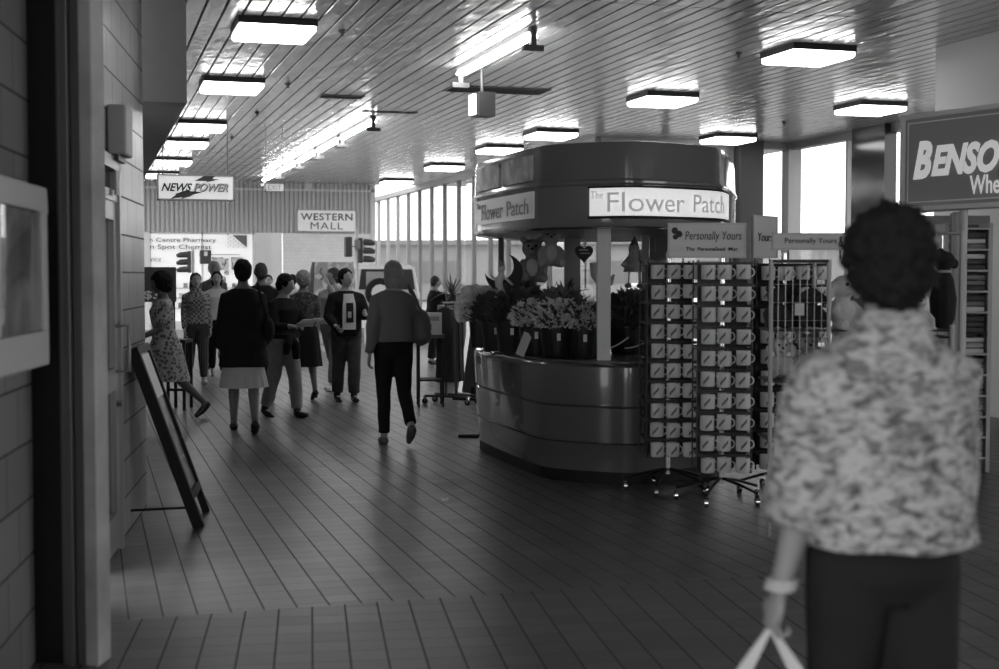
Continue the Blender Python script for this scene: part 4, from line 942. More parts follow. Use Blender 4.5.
# vehicle: boxy white 4WD seen from behind
q = K(387, 33, 0)
t = thing('off_road_vehicle', 'white boxy off-road vehicle with spare wheel on its rear door', 'vehicle', q, R(-8))
hw = .80; M_car = mat('car_white', .72, .25, coat=.5); roof = hgt(265, 33)
def xs(z): return hw if z < 1.1 else hw - .13*(z-1.1)/(roof-1.1)
rg = [[(-hw+.05, 0, .45), (hw-.05, 0, .45), (hw-.05, 3.2, .45), (-hw+.05, 3.2, .45)], [(-hw, -.02, .6), (hw, -.02, .6), (hw, 3.3, .6), (-hw, 3.3, .6)], [(-hw, 0, 1.08), (hw, 0, 1.08), (hw, 3.3, 1.0), (-hw, 3.3, 1.0)], [(-hw+.03, .02, 1.12), (hw-.03, .02, 1.12), (hw-.03, 2.2, 1.08), (-hw+.03, 2.2, 1.08)], [(-hw+.12, .10, roof-.06), (hw-.12, .10, roof-.06), (hw-.12, 1.75, roof-.06), (-hw+.12, 1.75, roof-.06)], [(-hw+.2, .18, roof), (hw-.2, .18, roof), (hw-.2, 1.65, roof), (-hw+.2, 1.65, roof)]]
part('body', MB().loft(rg), M_car, t, bevel=.03)
M_cg = mat('car_window', .05, .1)
part('rear_window', MB().loft([[(-hw+.12, .015, 1.18), (hw-.12, .015, 1.18), (hw-.12, .035, 1.18), (-hw+.12, .035, 1.18)], [(-hw+.19, .075, roof-.1), (hw-.19, .075, roof-.1), (hw-.19, .1, roof-.1), (-hw+.19, .1, roof-.1)]]), M_cg, t)
part('rear_window_seen_through', MB().b2(-.5, -.05, .0, .03, 1.27, roof-.16), mat('window_haze', .4, .2), t)
for k, (a_, b_) in enumerate(((.25, .95), (1.05, 1.65))):
    for sx in (-1, 1):
        part('side_window', MB().loft([[(sx*(hw-.02), a_, 1.17), (sx*(hw-.02), b_, 1.17), (sx*(hw-.05), b_, 1.17), (sx*(hw-.05), a_, 1.17)], [(sx*(hw-.09), a_+.03, roof-.1), (sx*(hw-.09), b_-.03, roof-.1), (sx*(hw-.14), b_-.03, roof-.1), (sx*(hw-.14), a_+.03, roof-.1)]]), M_cg, t)
w_ = part('spare_wheel', MB().lathe((0, 0, 0), [(.20, -.09), (.34, -.08), (.36, 0), (.34, .08), (.20, .09)], 24), M_black, t, smooth=True, loc=(-.18, -.14, 1.1)); w_.rotation_euler = (R(90), 0, 0)
rm = part('wheel_rim', MB().cyl((0, 0, .05), (0, 0, .10), .21), M_white, w_, smooth=True)
part('rim_holes', MB().add([], []).cyl((.13, 0, .098), (.13, 0, .105), .03).cyl((-.13, 0, .098), (-.13, 0, .105), .03).cyl((0, .13, .098), (0, .13, .105), .03).cyl((0, -.13, .098), (0, -.13, .105), .03), M_black, rm) if False else None
for (x, y) in ((-hw+.1, .55), (hw-.1, .55), (-hw+.1, 2.6), (hw-.1, 2.6)):
    w_ = part('wheel', MB().cyl((x-.1, y, .36), (x+.1, y, .36), .36, None, 20), M_black, t, smooth=True); part('hub', MB().cyl((x-.11, y, .36), (x+.11, y, .36), .14), M_light, w_, smooth=True)
part('bumper', MB().b2(-hw, hw, -.16, -.02, .45, .58), M_dark, t); part('tail_light', MB().b2(-hw+.02, -hw+.12, -.05, 0, .7, .95), M_mid, t); part('tail_light', MB().b2(hw-.12, hw-.02, -.05, 0, .7, .95), M_mid, t)
# white barrier table beneath the vehicle, pale counters
solo('white_plinth', MB().b2(-.9, .9, -.1, .1, 0, .55), M_light, 'low white plinth in front of the off-road vehicle', 'plinth', K(405, 30.5, 0), 0)
# cars parked outside
def car(x, y, rz, lab, tone):
    t = thing('parked_car', lab, 'car', (x, y, -.12), rz)
    pr = [(-2.1, .3), (-2.15, .7), (-1.3, .85), (-.8, 1.32), (.7, 1.36), (1.4, .9), (2.1, .8), (2.1, .3)]
    part('body', MB().prismY(pr, -.8, .8), mat('car_tone_%d' % int(tone*100), tone, .3), t, bevel=.06)
    for sy in (-1, 1): part('side_window', MB().prismY([(-1.1, .9), (-.72, 1.25), (.62, 1.28), (1.15, .92)], sy*.8-.01, sy*.8+.01), M_cg, t)
    for x_ in (-1.35, 1.35):
        for sy in (-.75, .75): part('wheel', MB().cyl((x_, sy-.09, .32), (x_, sy+.09, .32), .32), M_black, t, smooth=True)
car(19, 44, R(90), 'pale parked car seen faintly through the far glazing', .4)
car(24, 52, R(90), 'second pale parked car farther out beyond the glazing', .35)
car(27, 40, R(100), 'grey parked car beyond the glazing behind the kiosk', .12)
b = thing('distant_building', 'long low pale building far beyond the car park', 'building', (36, 76, 0), R(-25))
part('wall', MB().b2(-26, 26, 0, 6, 0, 3.4), mat('hazy_wall', .20, .8), b); part('roof', MB().b2(-26.4, 26.4, -.5, 6.4, 3.4, 3.7), mat('hazy_roof', .15, .8), b)
for k in range(9): part('window', MB().b2(-24+k*5.6, -21+k*5.6, -.05, 0, 1.0, 2.4), mat('hazy_window', .1, .5), b)
# shrub and pillar silhouettes outside the far glazing
for i, (x, y, lab) in enumerate([(12.2, 33, 'slender young tree outside the glazing left of the kiosk canopy'), (12.8, 30.5, 'second slender young tree outside the glazing left of the kiosk canopy')]):
    t = thing('young_tree', lab, 'tree', (x, y, -.12)); part('trunk', MB().cyl((0, 0, 0), (0, 0, 2.0), .03), M_dark, t); part('crown', leafblob(260, .35, 1.1, 60+i, .16), mat('tree_haze', .2, .8), t)
    t.children[1].location = (0, 0, 1.3)
# ================================================================ PEOPLE
M_skin = mat('skin', .33, .55, var=.05); M_skin_d = mat('skin_dark', .10, .5)
from mathutils import noise as mnoise
def V(*a): return Vector(a)
def person(label, loc, rz, H, lean=0, legs=((18, 5), (-14, 12)), arms=((5, 15, 8, 0), (-5, 15, 8, 0)), head=(0, 0), skin=None, female=True,
           top=None, bottom=None, hair=None, shoes=None, bulk=1.0, voxel=.014, heel=0.0, twist=0, fingers=True, extra=None, legskin=None, curl=35):
    """local +Y is where the person faces; side 0 = left (-x), side 1 = right (+x)
    legs: (hip swing forward, knee bend); arms: (swing, elbow bend, out, inward)"""
    s = H/1.70; skin = skin or M_skin
    J = {}
    pel = V(0, 0, .93)
    J['leg'] = []
    for i, sx in enumerate((-1, 1)):
        a, k = R(legs[i][0]), R(legs[i][1]); hip = pel + V(sx*.088, 0, -.03)
        kn = hip + V(0, math.sin(a), -math.cos(a))*.42; an = kn + V(0, math.sin(a-k), -math.cos(a-k))*.40
        J['leg'].append((hip, kn, an, a-k))
    low = min(l[2].z - .085 - heel - .13*max(0, -math.sin(l[3])) *.6 for l in J['leg'])
    sh = -low
    L_ = Matrix.Rotation(R(-lean), 3, 'X')
    def U(p): p = V(*p) - pel; return L_ @ p + pel
    armp = []
    for i, sx in enumerate((-1, 1)):
        sw, el, out, inw = [R(q) for q in arms[i]]
        S = V(sx*(.150 if female else .168)*bulk, -.005, 1.355)
        E = S + V(sx*math.sin(out), math.cos(out)*math.sin(sw), -math.cos(out)*math.cos(sw))*.285
        W = E + V(sx*math.sin(out*.6) - sx*math.sin(inw), math.cos(inw)*math.sin(sw+el), -math.cos(inw)*math.cos(sw+el)).normalized()*.25
        armp.append((U(S), U(E), U(W)))
    def fin(p): return (p + V(0, 0, sh))*s
    bd = MB()
    fw = 1.0 if female else .93
    tor = [(.80, .10, .085, 0), (.86, .160, .115, -.008), (.93, .172*fw, .122, -.012), (1.02, .150, .105, 0), (1.10, .128 if female else .14, .092, 0), (1.20, .142, .102, .008), (1.29, .152, .112, .012), (1.345, .145, .10, .0), (1.39, .120, .082, -.008), (1.425, .085, .066, -.012), (1.465, .052, .054, -.012)]
    def rings(data, gx=0, gy=0, mul=1.0, n=20, lo=-9, hi=9, up=True, shift=sh, sc=s):
        out = []
        for z, rx, ry, yo in data:
            if z < lo or z > hi: continue
            r_ = []
            for k in range(n):
                t = 2*math.pi*k/n; c, q = math.cos(t), math.sin(t)
                p = V((rx*bulk+gx)*mul*math.copysign(abs(c)**.85, c), (ry*bulk+gy)*mul*math.copysign(abs(q)**.85, q)+yo, z)
                p = U(p) if up else p; r_.append((p + V(0, 0, shift))*sc)
            out.append(r_)
        return out
    bd.loft(rings(tor))
    # neck and head
    hy, hp = R(head[0]), R(head[1]); HM = Matrix.Rotation(hy, 3, 'Z') @ Matrix.Rotation(-hp, 3, 'X')
    nb = V(0, -.012, 1.47); hc = V(0, .012, 1.588)
    def HD_(p): q = HM @ (V(*p) - V(0, 0, 1.50)) + V(0, 0, 1.50); return fin(U(q))
    bd.tube([fin(U(V(0, -.015, 1.42))), HD_((0, -.005, 1.50)), HD_((0, .0, 1.56))], [.056*s, .05*s, .05*s], 12)
    HR = (L_ @ HM)
    bd.ball(HD_(hc), (.073*s, .090*s, .105*s), 20, 14, M=HR)
    bd.ball(HD_((0, .035, 1.545)), (.056*s, .058*s, .062*s), 14, 10, M=HR)
    bd.ball(HD_((0, .065, 1.503)), (.028*s, .024*s, .02*s), 10, 8, M=HR)
    bd.tube([HD_((0, .092, 1.60)), HD_((0, .112, 1.563)), HD_((0, .104, 1.552))], [.009*s, .014*s, .013*s], 8)
    for sx in (-1, 1): bd.ball(HD_((sx*.076, .0, 1.58)), (.010*s, .02*s, .03*s), 8, 8, M=HR)
    for i, sx in enumerate((-1, 1)):
        hip, kn, an, sa_ = J['leg'][i]
        bd.tube([fin(hip+V(0, 0, .05)), fin(hip), fin(hip.lerp(kn, .35)), fin(kn), fin(kn.lerp(an, .3)), fin(kn.lerp(an, .55)), fin(an)], [.08*s*bulk, .09*s*bulk, .078*s*bulk, .054*s, .056*s, .046*s, .034*s], 14)
        fd = V(0, math.cos(sa_*.9), math.sin(sa_*.9)) if sa_ < -.1 else V(0, math.cos(max(sa_, 0)*.6), math.sin(max(sa_, 0)*.6))
        dn = V(0, fd.z, -fd.y)
        hl = an + dn*.055 - fd*.03; toe = an + dn*(.062+heel*.6) + fd*.17; J['leg'][i] += (fd, dn, hl, toe)
        bd.tube([fin(an), fin(an + dn*.04 + fd*.02), fin(an + dn*.058 + fd*.10), fin(toe)], [.034*s, .038*s, .033*s, .02*s], 10)
        S, E, W = armp[i]
        bd.tube([fin(S + V(-sx*.07, 0, .025)), fin(S), fin(S.lerp(E, .5)), fin(E), fin(E.lerp(W, .3)), fin(W)], [.05*s, .052*s*bulk, .042*s*bulk, .036*s, .036*s, .024*s], 12)
        d = (W-E).normalized(); side = V(1, 0, 0) if abs(d.x) < .8 else V(0, 1, 0); side = (side - d*side.dot(d)).normalized(); nn = d.cross(side).normalized()
        # the palm lies in the plane of d and fwd, thumb forwards
        f_ = V(0, 1, 0) - d*V(0, 1, 0).dot(d)
        f_ = (f_.normalized() if f_.length > .3 else V(0, 0, 1) - d*V(0, 0, 1).dot(d)).normalized(); n_ = d.cross(f_).normalized()
        inn = V(-sx, 0, 0); n_ = n_ if n_.dot(inn) > 0 else -n_
        PM = Matrix((f_, n_, d)).transposed()
        bd.ball(fin(W + d*.045), (.040*s, .017*s, .052*s), 12, 8, M=PM)
    mats_ = skin
    me = fused(bd, skin, voxel*s*.72, 3)
    # fingers rooted in the palms, joined into the same mesh
    ex = MB()
    for i, sx in enumerate((-1, 1)):
        S, E, W = armp[i]; d = (W-E).normalized(); f_ = V(0, 1, 0) - d*V(0, 1, 0).dot(d)
        f_ = (f_.normalized() if f_.length > .3 else V(0, 0, 1) - d*V(0, 0, 1).dot(d)).normalized(); n_ = d.cross(f_).normalized(); n_ = n_ if n_.dot(V(-sx, 0, 0)) > 0 else -n_
        c = R(curl)
        for k, (o, ln) in enumerate([(.029, .068), (.010, .078), (-.009, .073), (-.027, .058)]):
            p = W + d*.075 + f_*o; pts_ = [p]; a = c*.5
            for seg_ in (.45, .32, .23): p = p + (d*math.cos(a) + n_*math.sin(a))*ln*seg_; pts_.append(p); a += c
            ex.tube([fin(q) for q in pts_], [.0095*s, .0088*s, .008*s, .006*s], 7)
        p = W + d*.03 + f_*.03
        ex.tube([fin(p), fin(p + (f_*.6+d*.7+n_*.2).normalized()*.035), fin(p + (f_*.35+d*.9+n_*.4).normalized()*.065)], [.013*s, .010*s, .007*s], 7)
    for sx in (-1, 1):
        ex.ball(HD_((sx*.028, .089, 1.598)), (.013*s, .007*s, .006*s), 8, 6, M=HR)
    bm = bmesh.new(); bm.from_mesh(me); e2 = ex.mesh('t', skin, True); bm.from_mesh(e2); bm.to_mesh(me); bm.free()
    for p_ in me.polygons: p_.use_smooth = True
    t = thing('person', label, 'person', loc, rz)
    body = put('body', me, t)
    fe = MB(); 
    for sx in (-1, 1): fe.ball(HD_((sx*.028, .095, 1.598)), (.009*s, .005*s, .005*s), 8, 6, M=HR)
    for sx in (-1, 1): fe.tube([HD_((sx*.014, .098, 1.617)), HD_((sx*.03, .098, 1.622)), HD_((sx*.045, .088, 1.616))], .003*s, 5)
    fe.tube([HD_((-.022, .092, 1.528)), HD_((0, .102, 1.530)), HD_((.022, .092, 1.528))], .0045*s, 6)
    part('eyes_and_mouth', fe, M_black, body, smooth=True)
    rg_ = random.Random(int(H*1000))
    ph = rg_.uniform(0, 9)
    def cloth(amp, fr=22.0):
        def fn(co, no):
            w = np.sin(co[:, 2]*fr*1.3 + 3*np.sin(co[:, 0]*9+ph) + co[:, 1]*8)*.5 + np.sin(co[:, 0]*fr*1.1 + co[:, 2]*fr*.6 + ph)*.3 + np.sin(co[:, 1]*fr*1.7-co[:, 2]*fr*.9)*.3
            return co + no*(w*amp)[:, None]
        return fn
    if bottom:
        kind = bottom[0]; m = bottom[1]
        if kind == 'trousers':
            g = MB(); wd = bottom[2] if len(bottom) > 2 else .012; an_w = bottom[3] if len(bottom) > 3 else .05
            g.loft(rings([r for r in tor if r[0] <= 1.06], .012, .012))
            for i in (0, 1):
                hip, kn, an = J['leg'][i][:3]; e = kn.lerp(an, .95)
                g.tube([fin(hip+V(0, 0, .06)), fin(hip), fin(hip.lerp(kn, .4)), fin(kn), fin(kn.lerp(an, .5)), fin(e)], [(.083+wd)*s*bulk, (.094+wd)*s*bulk, (.082+wd)*s*bulk, (.060+wd)*s, (.05+wd*1.3)*s, (an_w+wd)*s], 16)
            part('trousers', fused(g, m, voxel*s, 3, cloth(.0035*s)), m, t)
        elif kind == 'skirt':
            hem, fl = bottom[2], bottom[3]; n = 48; rg2 = []
            ys = [(J['leg'][i][1].y*.8+0) for i in (0, 1)]; yf = max(ys+[.0]); yb_ = min(ys+[.0])
            for q in range(13):
                zt_ = bottom[5] if len(bottom) > 5 else 1.06; u = q/12; z = zt_ + (hem-zt_)*u; rr_ = []
                bx_ = .145+.05*min(1, u*3)+fl*u; by_ = .105+.035*min(1, u*3)+fl*.8*u
                if zt_ < .9: bx_ = .17 + fl*u; by_ = .13 + fl*u
                for k in range(n):
                    a = 2*math.pi*k/n; pl = 1 + (.05*u)*math.sin(a*(bottom[4] if len(bottom) > 4 else 9)+1.3*math.sin(a*2+ph))
                    yo = (yf if math.sin(a) > 0 else -yb_)*u*.75*abs(math.sin(a))
                    rr_.append(fin(V(bx_*bulk*pl*math.cos(a), (by_*bulk*pl+yo)*math.sin(a)-.01, z)))
                rg2.append(rr_)
            inner = [[tuple(Vector(p)*1.0 + (Vector((0, 0, p[2]))-Vector(p))*.04) for p in r_] for r_ in rg2[::-1]]
            part('skirt', MB().loft(rg2 + inner), m, t, smooth=True)
    if top:
        m = top['m']; hem = top.get('hem', .95); slv = top.get('sleeve', 1.0); gx = top.get('loose', .02); g = MB()
        data = [r for r in tor if hem <= r[0] <= 1.46]
        base = np.array(tor); rxh = np.interp(hem, base[:, 0], base[:, 1]); ryh = np.interp(hem, base[:, 0], base[:, 2])
        mrx = top.get('straight', 0.0)
        dd = [(hem, max(rxh, mrx) if hem > .8 else .17, max(ryh, .11), -.006)] + [(z, max(rx, mrx) if z < 1.3 else rx, max(ry, mrx*.66) if z < 1.3 else ry, yo) for z, rx, ry, yo in data if z > hem+.02]
        if hem < .8: dd = [(hem, .185, .145, -.006), (hem+.12, .18, .135, -.006)] + [(z, max(rx, .172) if z < 1.0 else rx, max(ry, .128) if z < 1.0 else ry, yo) for z, rx, ry, yo in dd[1:]]
        dd[-1] = (dd[-1][0], dd[-1][1]*.9, dd[-1][2]*.95, dd[-1][3])
        fl = top.get('flare', 0.0)
        rr_ = []
        for q in dd:
            g_ = gx*(1 if q[0] < 1.3 else .45) + fl*max(0, (1.1-q[0])); rr_ += rings([q], g_, g_)
        if top.get('collar'): rr_ += rings([(1.485, .062, .06, -.015)], .012, .012)
        g.loft(rr_)
        sr = top.get('sleeve_r', .018)
        for i, sx in enumerate((-1, 1)):
            S, E, W = armp[i]
            pp = [S+V(-sx*.075, 0, .022), S+V(0, 0, -.004-sr*.6), S.lerp(E, .5), E]; rd = [.046+sr*.3, .054+sr*.8, .046+sr, .040+sr*1.0]
            if slv <= 1.0: pp = [pp[0], pp[1], S.lerp(E, slv*.6), S.lerp(E, slv)]
            else: u = slv-1; pp += [E.lerp(W, .5*u), E.lerp(W, u)]; rd += [.036+sr*.9, .028+sr*.7]
            g.tube([fin(p) for p in pp], [r*s for r in rd], 14)
        part(top.get('name', 'jacket'), fused(g, m, voxel*s, 4, cloth(top.get('wrinkle', .004)*s)), m, t)
    if shoes:
        for i in (0, 1):
            an = J['leg'][i][2]; fd, dn, hl, toe = J['leg'][i][4:8]; g = MB()
            hh = top_h = shoes.get('high', .0)
            g.tube([fin(hl - fd*.012 - dn*.005), fin(an + dn*.05), fin(an + dn*.062 + fd*.08), fin(toe + fd*.015)], [.030*s, .046*s, .042*s, .024*s], 12)
            if hh: g.tube([fin(an - dn*hh), fin(an + dn*.03)], [.046*s, .046*s], 12)
            o = part('shoe', fused(g, shoes['m'], .010*s, 2), shoes['m'], t)
            so = MB(); so.loft([[tuple(fin(c + V(sx*.036*k, 0, 0))) for c, k in ((hl - fd*.02 + dn*e, 1), (an + dn*(.085-(0))+fd*.06 - dn*(.0 if not heel else .0) + dn*(e-.012), 1.1), (toe + dn*(e) + fd*.03, .6))] for sx, e in ((-1, .034), (-1, .020), (1, .020), (1, .034))], False, False) if False else None
            if heel: part('heel', MB().cyl(fin(hl + dn*.02), fin(hl + dn*(.05+heel*.55)), .018*s, .010*s), shoes['m'], o, smooth=True)
    if hair:
        g = MB(); st = hair['style']; m = hair['m']; v = hair.get('vol', .02)
        if st in ('short', 'afro', 'perm'):
            g.ball(HD_((0, -.015, 1.612)), ((.078+v)*s, (.090+v)*s, (.092+v)*s), 20, 14, M=HR); g.ball(HD_((0, -.045, 1.57)), ((.070+v*.8)*s, (.060+v)*s, (.075+v*.5)*s), 16, 10, M=HR)
        elif st == 'bob':
            g.ball(HD_((0, -.012, 1.615)), ((.080+v)*s, (.090+v)*s, (.088+v)*s), 20, 14, M=HR); g.tube([HD_((0, -.02, 1.62)), HD_((0, -.03, 1.53)), HD_((0, -.035, 1.47+hair.get('cut', 0)))], [(.080+v)*s, (.086+v)*s, (.066+v)*s], 18)
        elif st == 'long':
            g.ball(HD_((0, -.012, 1.615)), ((.080+v)*s, (.090+v)*s, (.088+v)*s), 20, 14, M=HR)
            g.tube([HD_((0, -.02, 1.62)), HD_((0, -.05, 1.50)), fin(U(V(0, -.085, 1.38))), fin(U(V(0, -.10, 1.28)))], [(.080+v)*s, (.082+v)*s, (.07+v)*s, .04*s], 18)
        elif st == 'tied':
            g.ball(HD_((0, -.012, 1.612)), ((.076+v)*s, (.090+v)*s, (.088+v)*s), 20, 14, M=HR); g.ball(HD_((0, -.12, 1.60)), (.04*s, .04*s, .045*s), M=HR)
        am = hair.get('rough', .003); fc = HD_((0, .105, 1.555)); fdir = HR @ V(0, 1, 0); hmi = HR.transposed(); c0 = HD_((0, 0, 1.588)); fringe = hair.get('fringe', .045)
        def hfn(co, no):
            w = np.array([mnoise.noise(Vector(c_)*(38/s)) + .8*mnoise.noise(Vector(c_)*(85/s)) for c_ in co])*2.2
            co = co + no*(w*am*s)[:, None]
            A = np.array(hmi); q = (co - np.array(c0)) @ A.T          # head axes: y forward, z up
            face = (q[:, 1] > .012*s) & (q[:, 2] < fringe*s)
            # inside the face window the hair is tucked back under the skin
            rad = np.sqrt((q[:, 0]/.073)**2 + (q[:, 1]/.09)**2 + (q[:, 2]/.105)**2)/s
            k = np.where(face & (np.abs(q[:, 0]) < .065*s), .80/np.maximum(rad, .5), 1.0); k = np.minimum(k, 1.0)
            return np.array(c0) + (q*k[:, None]) @ A
        part('hair', fused(g, m, .010*s, 2, hfn), m, t)
    t['_'] = 0; del t['_']
    return t, dict(fin=fin, U=U, arm=armp, HD=HD_, HR=HR, s=s, leg=J['leg'], L=L_)
def P_at(px, z): p = dep(px, 300, z); return Vector((p.x, p.y, 0))
M_hd = mat('dark_hair', .010, .8, spec=.15, bump=.5, bscale=120); M_hb = mat('fair_hair', .22, .6, bump=.5, bscale=120); M_hm = mat('mid_hair', .06, .8, spec=.2, bump=.5, bscale=120)
M_cblk = mat('black_cloth', .014, .95, spec=.15, bump=.3, bscale=200); M_cgry = mat('grey_cloth', .10, .95, bump=.3, bscale=200); M_cden = mat('denim', .16, .9, var=.2, vscale=8); M_cwht = mat('white_cloth', .55, .9)
M_shb = mat('black_leather', .012, .35); M_shl = mat('pale_shoe', .5, .6); M_stock = mat('stocking_skin', .16, .6)
TO, AWAY = math.pi, 0.0
# A woman in floral dress, walking left, behind the pier
person('woman in a floral dress walking left behind the tiled pier', P_at(164, 14.4), R(100), 1.60, 3, ((26, 8), (-24, 22)), ((20, 50, 5, 0), (-10, 20, 5, 0)), (0, 0), M_skin_d,
       top=dict(m=pattern('floral_print', 'voronoi', .07, .34, 26, .9, .42, (1, 1, 1), .12), hem=.98, sleeve=.75, name='dress_top', loose=.022), bottom=('skirt', MATS['floral_print'], .50, .05, 8), hair=dict(style='afro', m=M_hd, vol=.036, rough=.004), shoes=dict(m=M_shb))
# B girl in chequered jumper, striped trousers
person('girl in a small chequered jumper and striped trousers facing the camera', P_at(196, 19.3), TO+.1, 1.56, 0, ((12, 8), (-10, 14)), ((2, 20, 6, 0), (2, 20, 6, 0)), (0, 0),
       top=dict(m=pattern('check_knit', 'checker', .05, .26, 32, .9, .5), hem=.92, sleeve=1.95, name='jumper', collar=True, loose=.035), bottom=('trousers', pattern('striped_cloth', 'wave', .012, .07, 14, .9, .5), .02, .03), hair=dict(style='long', m=M_hm, vol=.008, fringe=.06), shoes=dict(m=M_shl))
# C fair-haired woman white top
person('dark fringed woman in a white top behind the chequered jumper girl', P_at(217, 20.6), TO-.1, 1.58, 0, ((8, 6), (-10, 12)), ((5, 40, 6, 10), (5, 30, 6, 0)), (0, 0),
       top=dict(m=M_cwht, hem=.92, sleeve=1.9, name='blouse', loose=.025), bottom=('trousers', M_cblk, .012, .04), hair=dict(style='bob', m=M_hd, vol=.008, fringe=.05), shoes=dict(m=M_shb))
person('person with fair bushy hair directly behind the white top woman', P_at(214, 22.2), AWAY+.2, 1.74, 0, ((8, 6), (-10, 12)), ((5, 20, 6, 0), (5, 20, 6, 0)), (0, 0),
       top=dict(m=M_cgry, hem=.92, sleeve=1.9, name='jacket'), bottom=('trousers', M_cgry, .012, .04), hair=dict(style='perm', m=M_hb, vol=.02, rough=.004), shoes=dict(m=M_shb))
# D woman with long dark coat and pale hem
t, d = person('woman in a long dark coat over a pale skirt walking away', P_at(243, 13.35), AWAY-.05, 1.69, 0, ((16, 6), (-12, 22)), ((-6, 10, 9, 0), (8, 25, 9, 0)), (0, 0), M_stock,
       top=dict(m=M_cblk, hem=.66, sleeve=1.95, name='coat', loose=.05, sleeve_r=.022), bottom=('skirt', mat('pale_skirt', .42, .9), .46, .055, 16, .76), hair=dict(style='short', m=M_hd, vol=.012), shoes=dict(m=M_shb), bulk=1.05)
S, E, W = d['arm'][1]; f = d['fin']
part('shoulder_bag', MB().ball(f(V(.245, -.03, 1.02)), (.06, .11, .12)).tube([f(V(.22, .07, 1.1)), f(V(.17, .06, 1.4)), f(V(.14, 0, 1.47)), f(V(.18, -.1, 1.3)), f(V(.23, -.12, 1.1))], .012), M_cblk, t, smooth=True)
# E man behind her
person('balding person in dark clothes half hidden behind the long dark coat', P_at(261, 16.6), AWAY, 1.68, 0, ((10, 6), (-12, 15)), ((5, 15, 6, 0), (5, 15, 6, 0)), (0, 0), M_skin_d, False,
       top=dict(m=M_cblk, hem=.92, sleeve=1.95, name='jacket', loose=.03), bottom=('trousers', M_cblk, .015, .04), hair=dict(style='short', m=M_hm, vol=.0), shoes=dict(m=M_shb))
person('person with a small dark head far behind, right of the balding person', P_at(268.5, 24.5), TO, 1.52, 0, ((8, 6), (-8, 10)), ((5, 20, 6, 0), (5, 20, 6, 0)), (0, 0), None, False,
       top=dict(m=M_cgry, hem=.92, sleeve=1.95, name='jacket'), bottom=('trousers', M_cblk, .015, .04), hair=dict(style='short', m=M_hd, vol=.01), shoes=dict(m=M_shb))
# F dark V-neck, jumper tied round waist, paper in hand
t, d = person('young person in a dark top and pale jeans looking down at a white paper', P_at(283, 14.7), TO+.55, 1.54, 2, ((14, 8), (-10, 14)), ((28, 70, 8, 18), (20, 75, 8, 25)), (28, 12), None, False,
       top=dict(m=M_cblk, hem=.97, sleeve=1.75, name='top', loose=.03), bottom=('trousers', mat('pale_denim', .26, .9, var=.2, vscale=8), .022, .045), hair=dict(style='short', m=M_hd, vol=.014, fringe=.045), shoes=dict(m=M_shb, high=.06))
f = d['fin']
part('tied_jumper', fused(MB().tube([f(V(.19*math.cos(a), .14*math.sin(a)-.01, .98)) for a in [2*math.pi*k/14 for k in range(15)]], .035).tube([f(V(.02, .15, .98)), f(V(-.04, .18, .86)), f(V(-.06, .17, .70))], [.045, .05, .04]).tube([f(V(.02, .15, .98)), f(V(.08, .18, .88)), f(V(.10, .17, .76))], [.04, .045, .035]), M_cblk, .012, 2), M_cblk, t)
Wp = d['arm'][1][2]; pz = solo('paper_sheet', MB().box((0, 0, 0), (.28, .20, .004), M=Matrix.Rotation(R(25), 3, 'X')), M_white, 'white paper held by the young person in the dark top', 'paper', t.matrix_basis @ Vector((0, 0, 0)), t.rotation_euler.z)
pz.location = Matrix.Translation(t.location) @ Matrix.Rotation(t.rotation_euler.z, 4, 'Z') @ (f((d['arm'][0][2]+d['arm'][1][2])/2) + Vector((0, .07, .02)))
# G perm woman, dark skirt
person('curly fair haired woman in a dark blouse and black skirt walking away', P_at(303, 16.8), AWAY+.15, 1.54, 0, ((14, 4), (-12, 10)), ((8, 45, 5, 10), (-6, 12, 6, 0)), (0, 0), M_stock,
       top=dict(m=pattern('dark_print', 'noise', .015, .09, 30, .9, .55), hem=.97, sleeve=1.0, name='blouse', loose=.028), bottom=('skirt', M_cblk, .42, .06, 9), hair=dict(style='perm', m=M_hb, vol=.022, rough=.005), shoes=dict(m=M_shb), heel=.04)
person('person in a pale shirt with a small dark head far behind the curly haired woman', P_at(292.5, 25), AWAY, 1.53, 0, ((8, 6), (-8, 10)), ((5, 20, 6, 0), (5, 20, 6, 0)), (0, 0), None, False,
       top=dict(m=M_cwht, hem=.92, sleeve=.8, name='shirt'), bottom=('trousers', M_cgry, .015, .04), hair=dict(style='short', m=M_hd, vol=.01), shoes=dict(m=M_shb))
# H pale clothes, hand to face
person('person in pale clothes with hand raised to face, between two dark figures', P_at(333, 18.3), TO-.7, 1.63, 0, ((16, 6), (-16, 18)), ((70, 115, 5, 30), (0, 15, 5, 0)), (-25, 0), None, False,
       top=dict(m=mat('pale_jacket', .36, .9), hem=.92, sleeve=1.95, name='jacket', loose=.03), bottom=('trousers', mat('light_trousers', .20, .9), .02, .04), hair=dict(style='perm', m=M_hm, vol=.014, rough=.004), shoes=dict(m=M_shl))
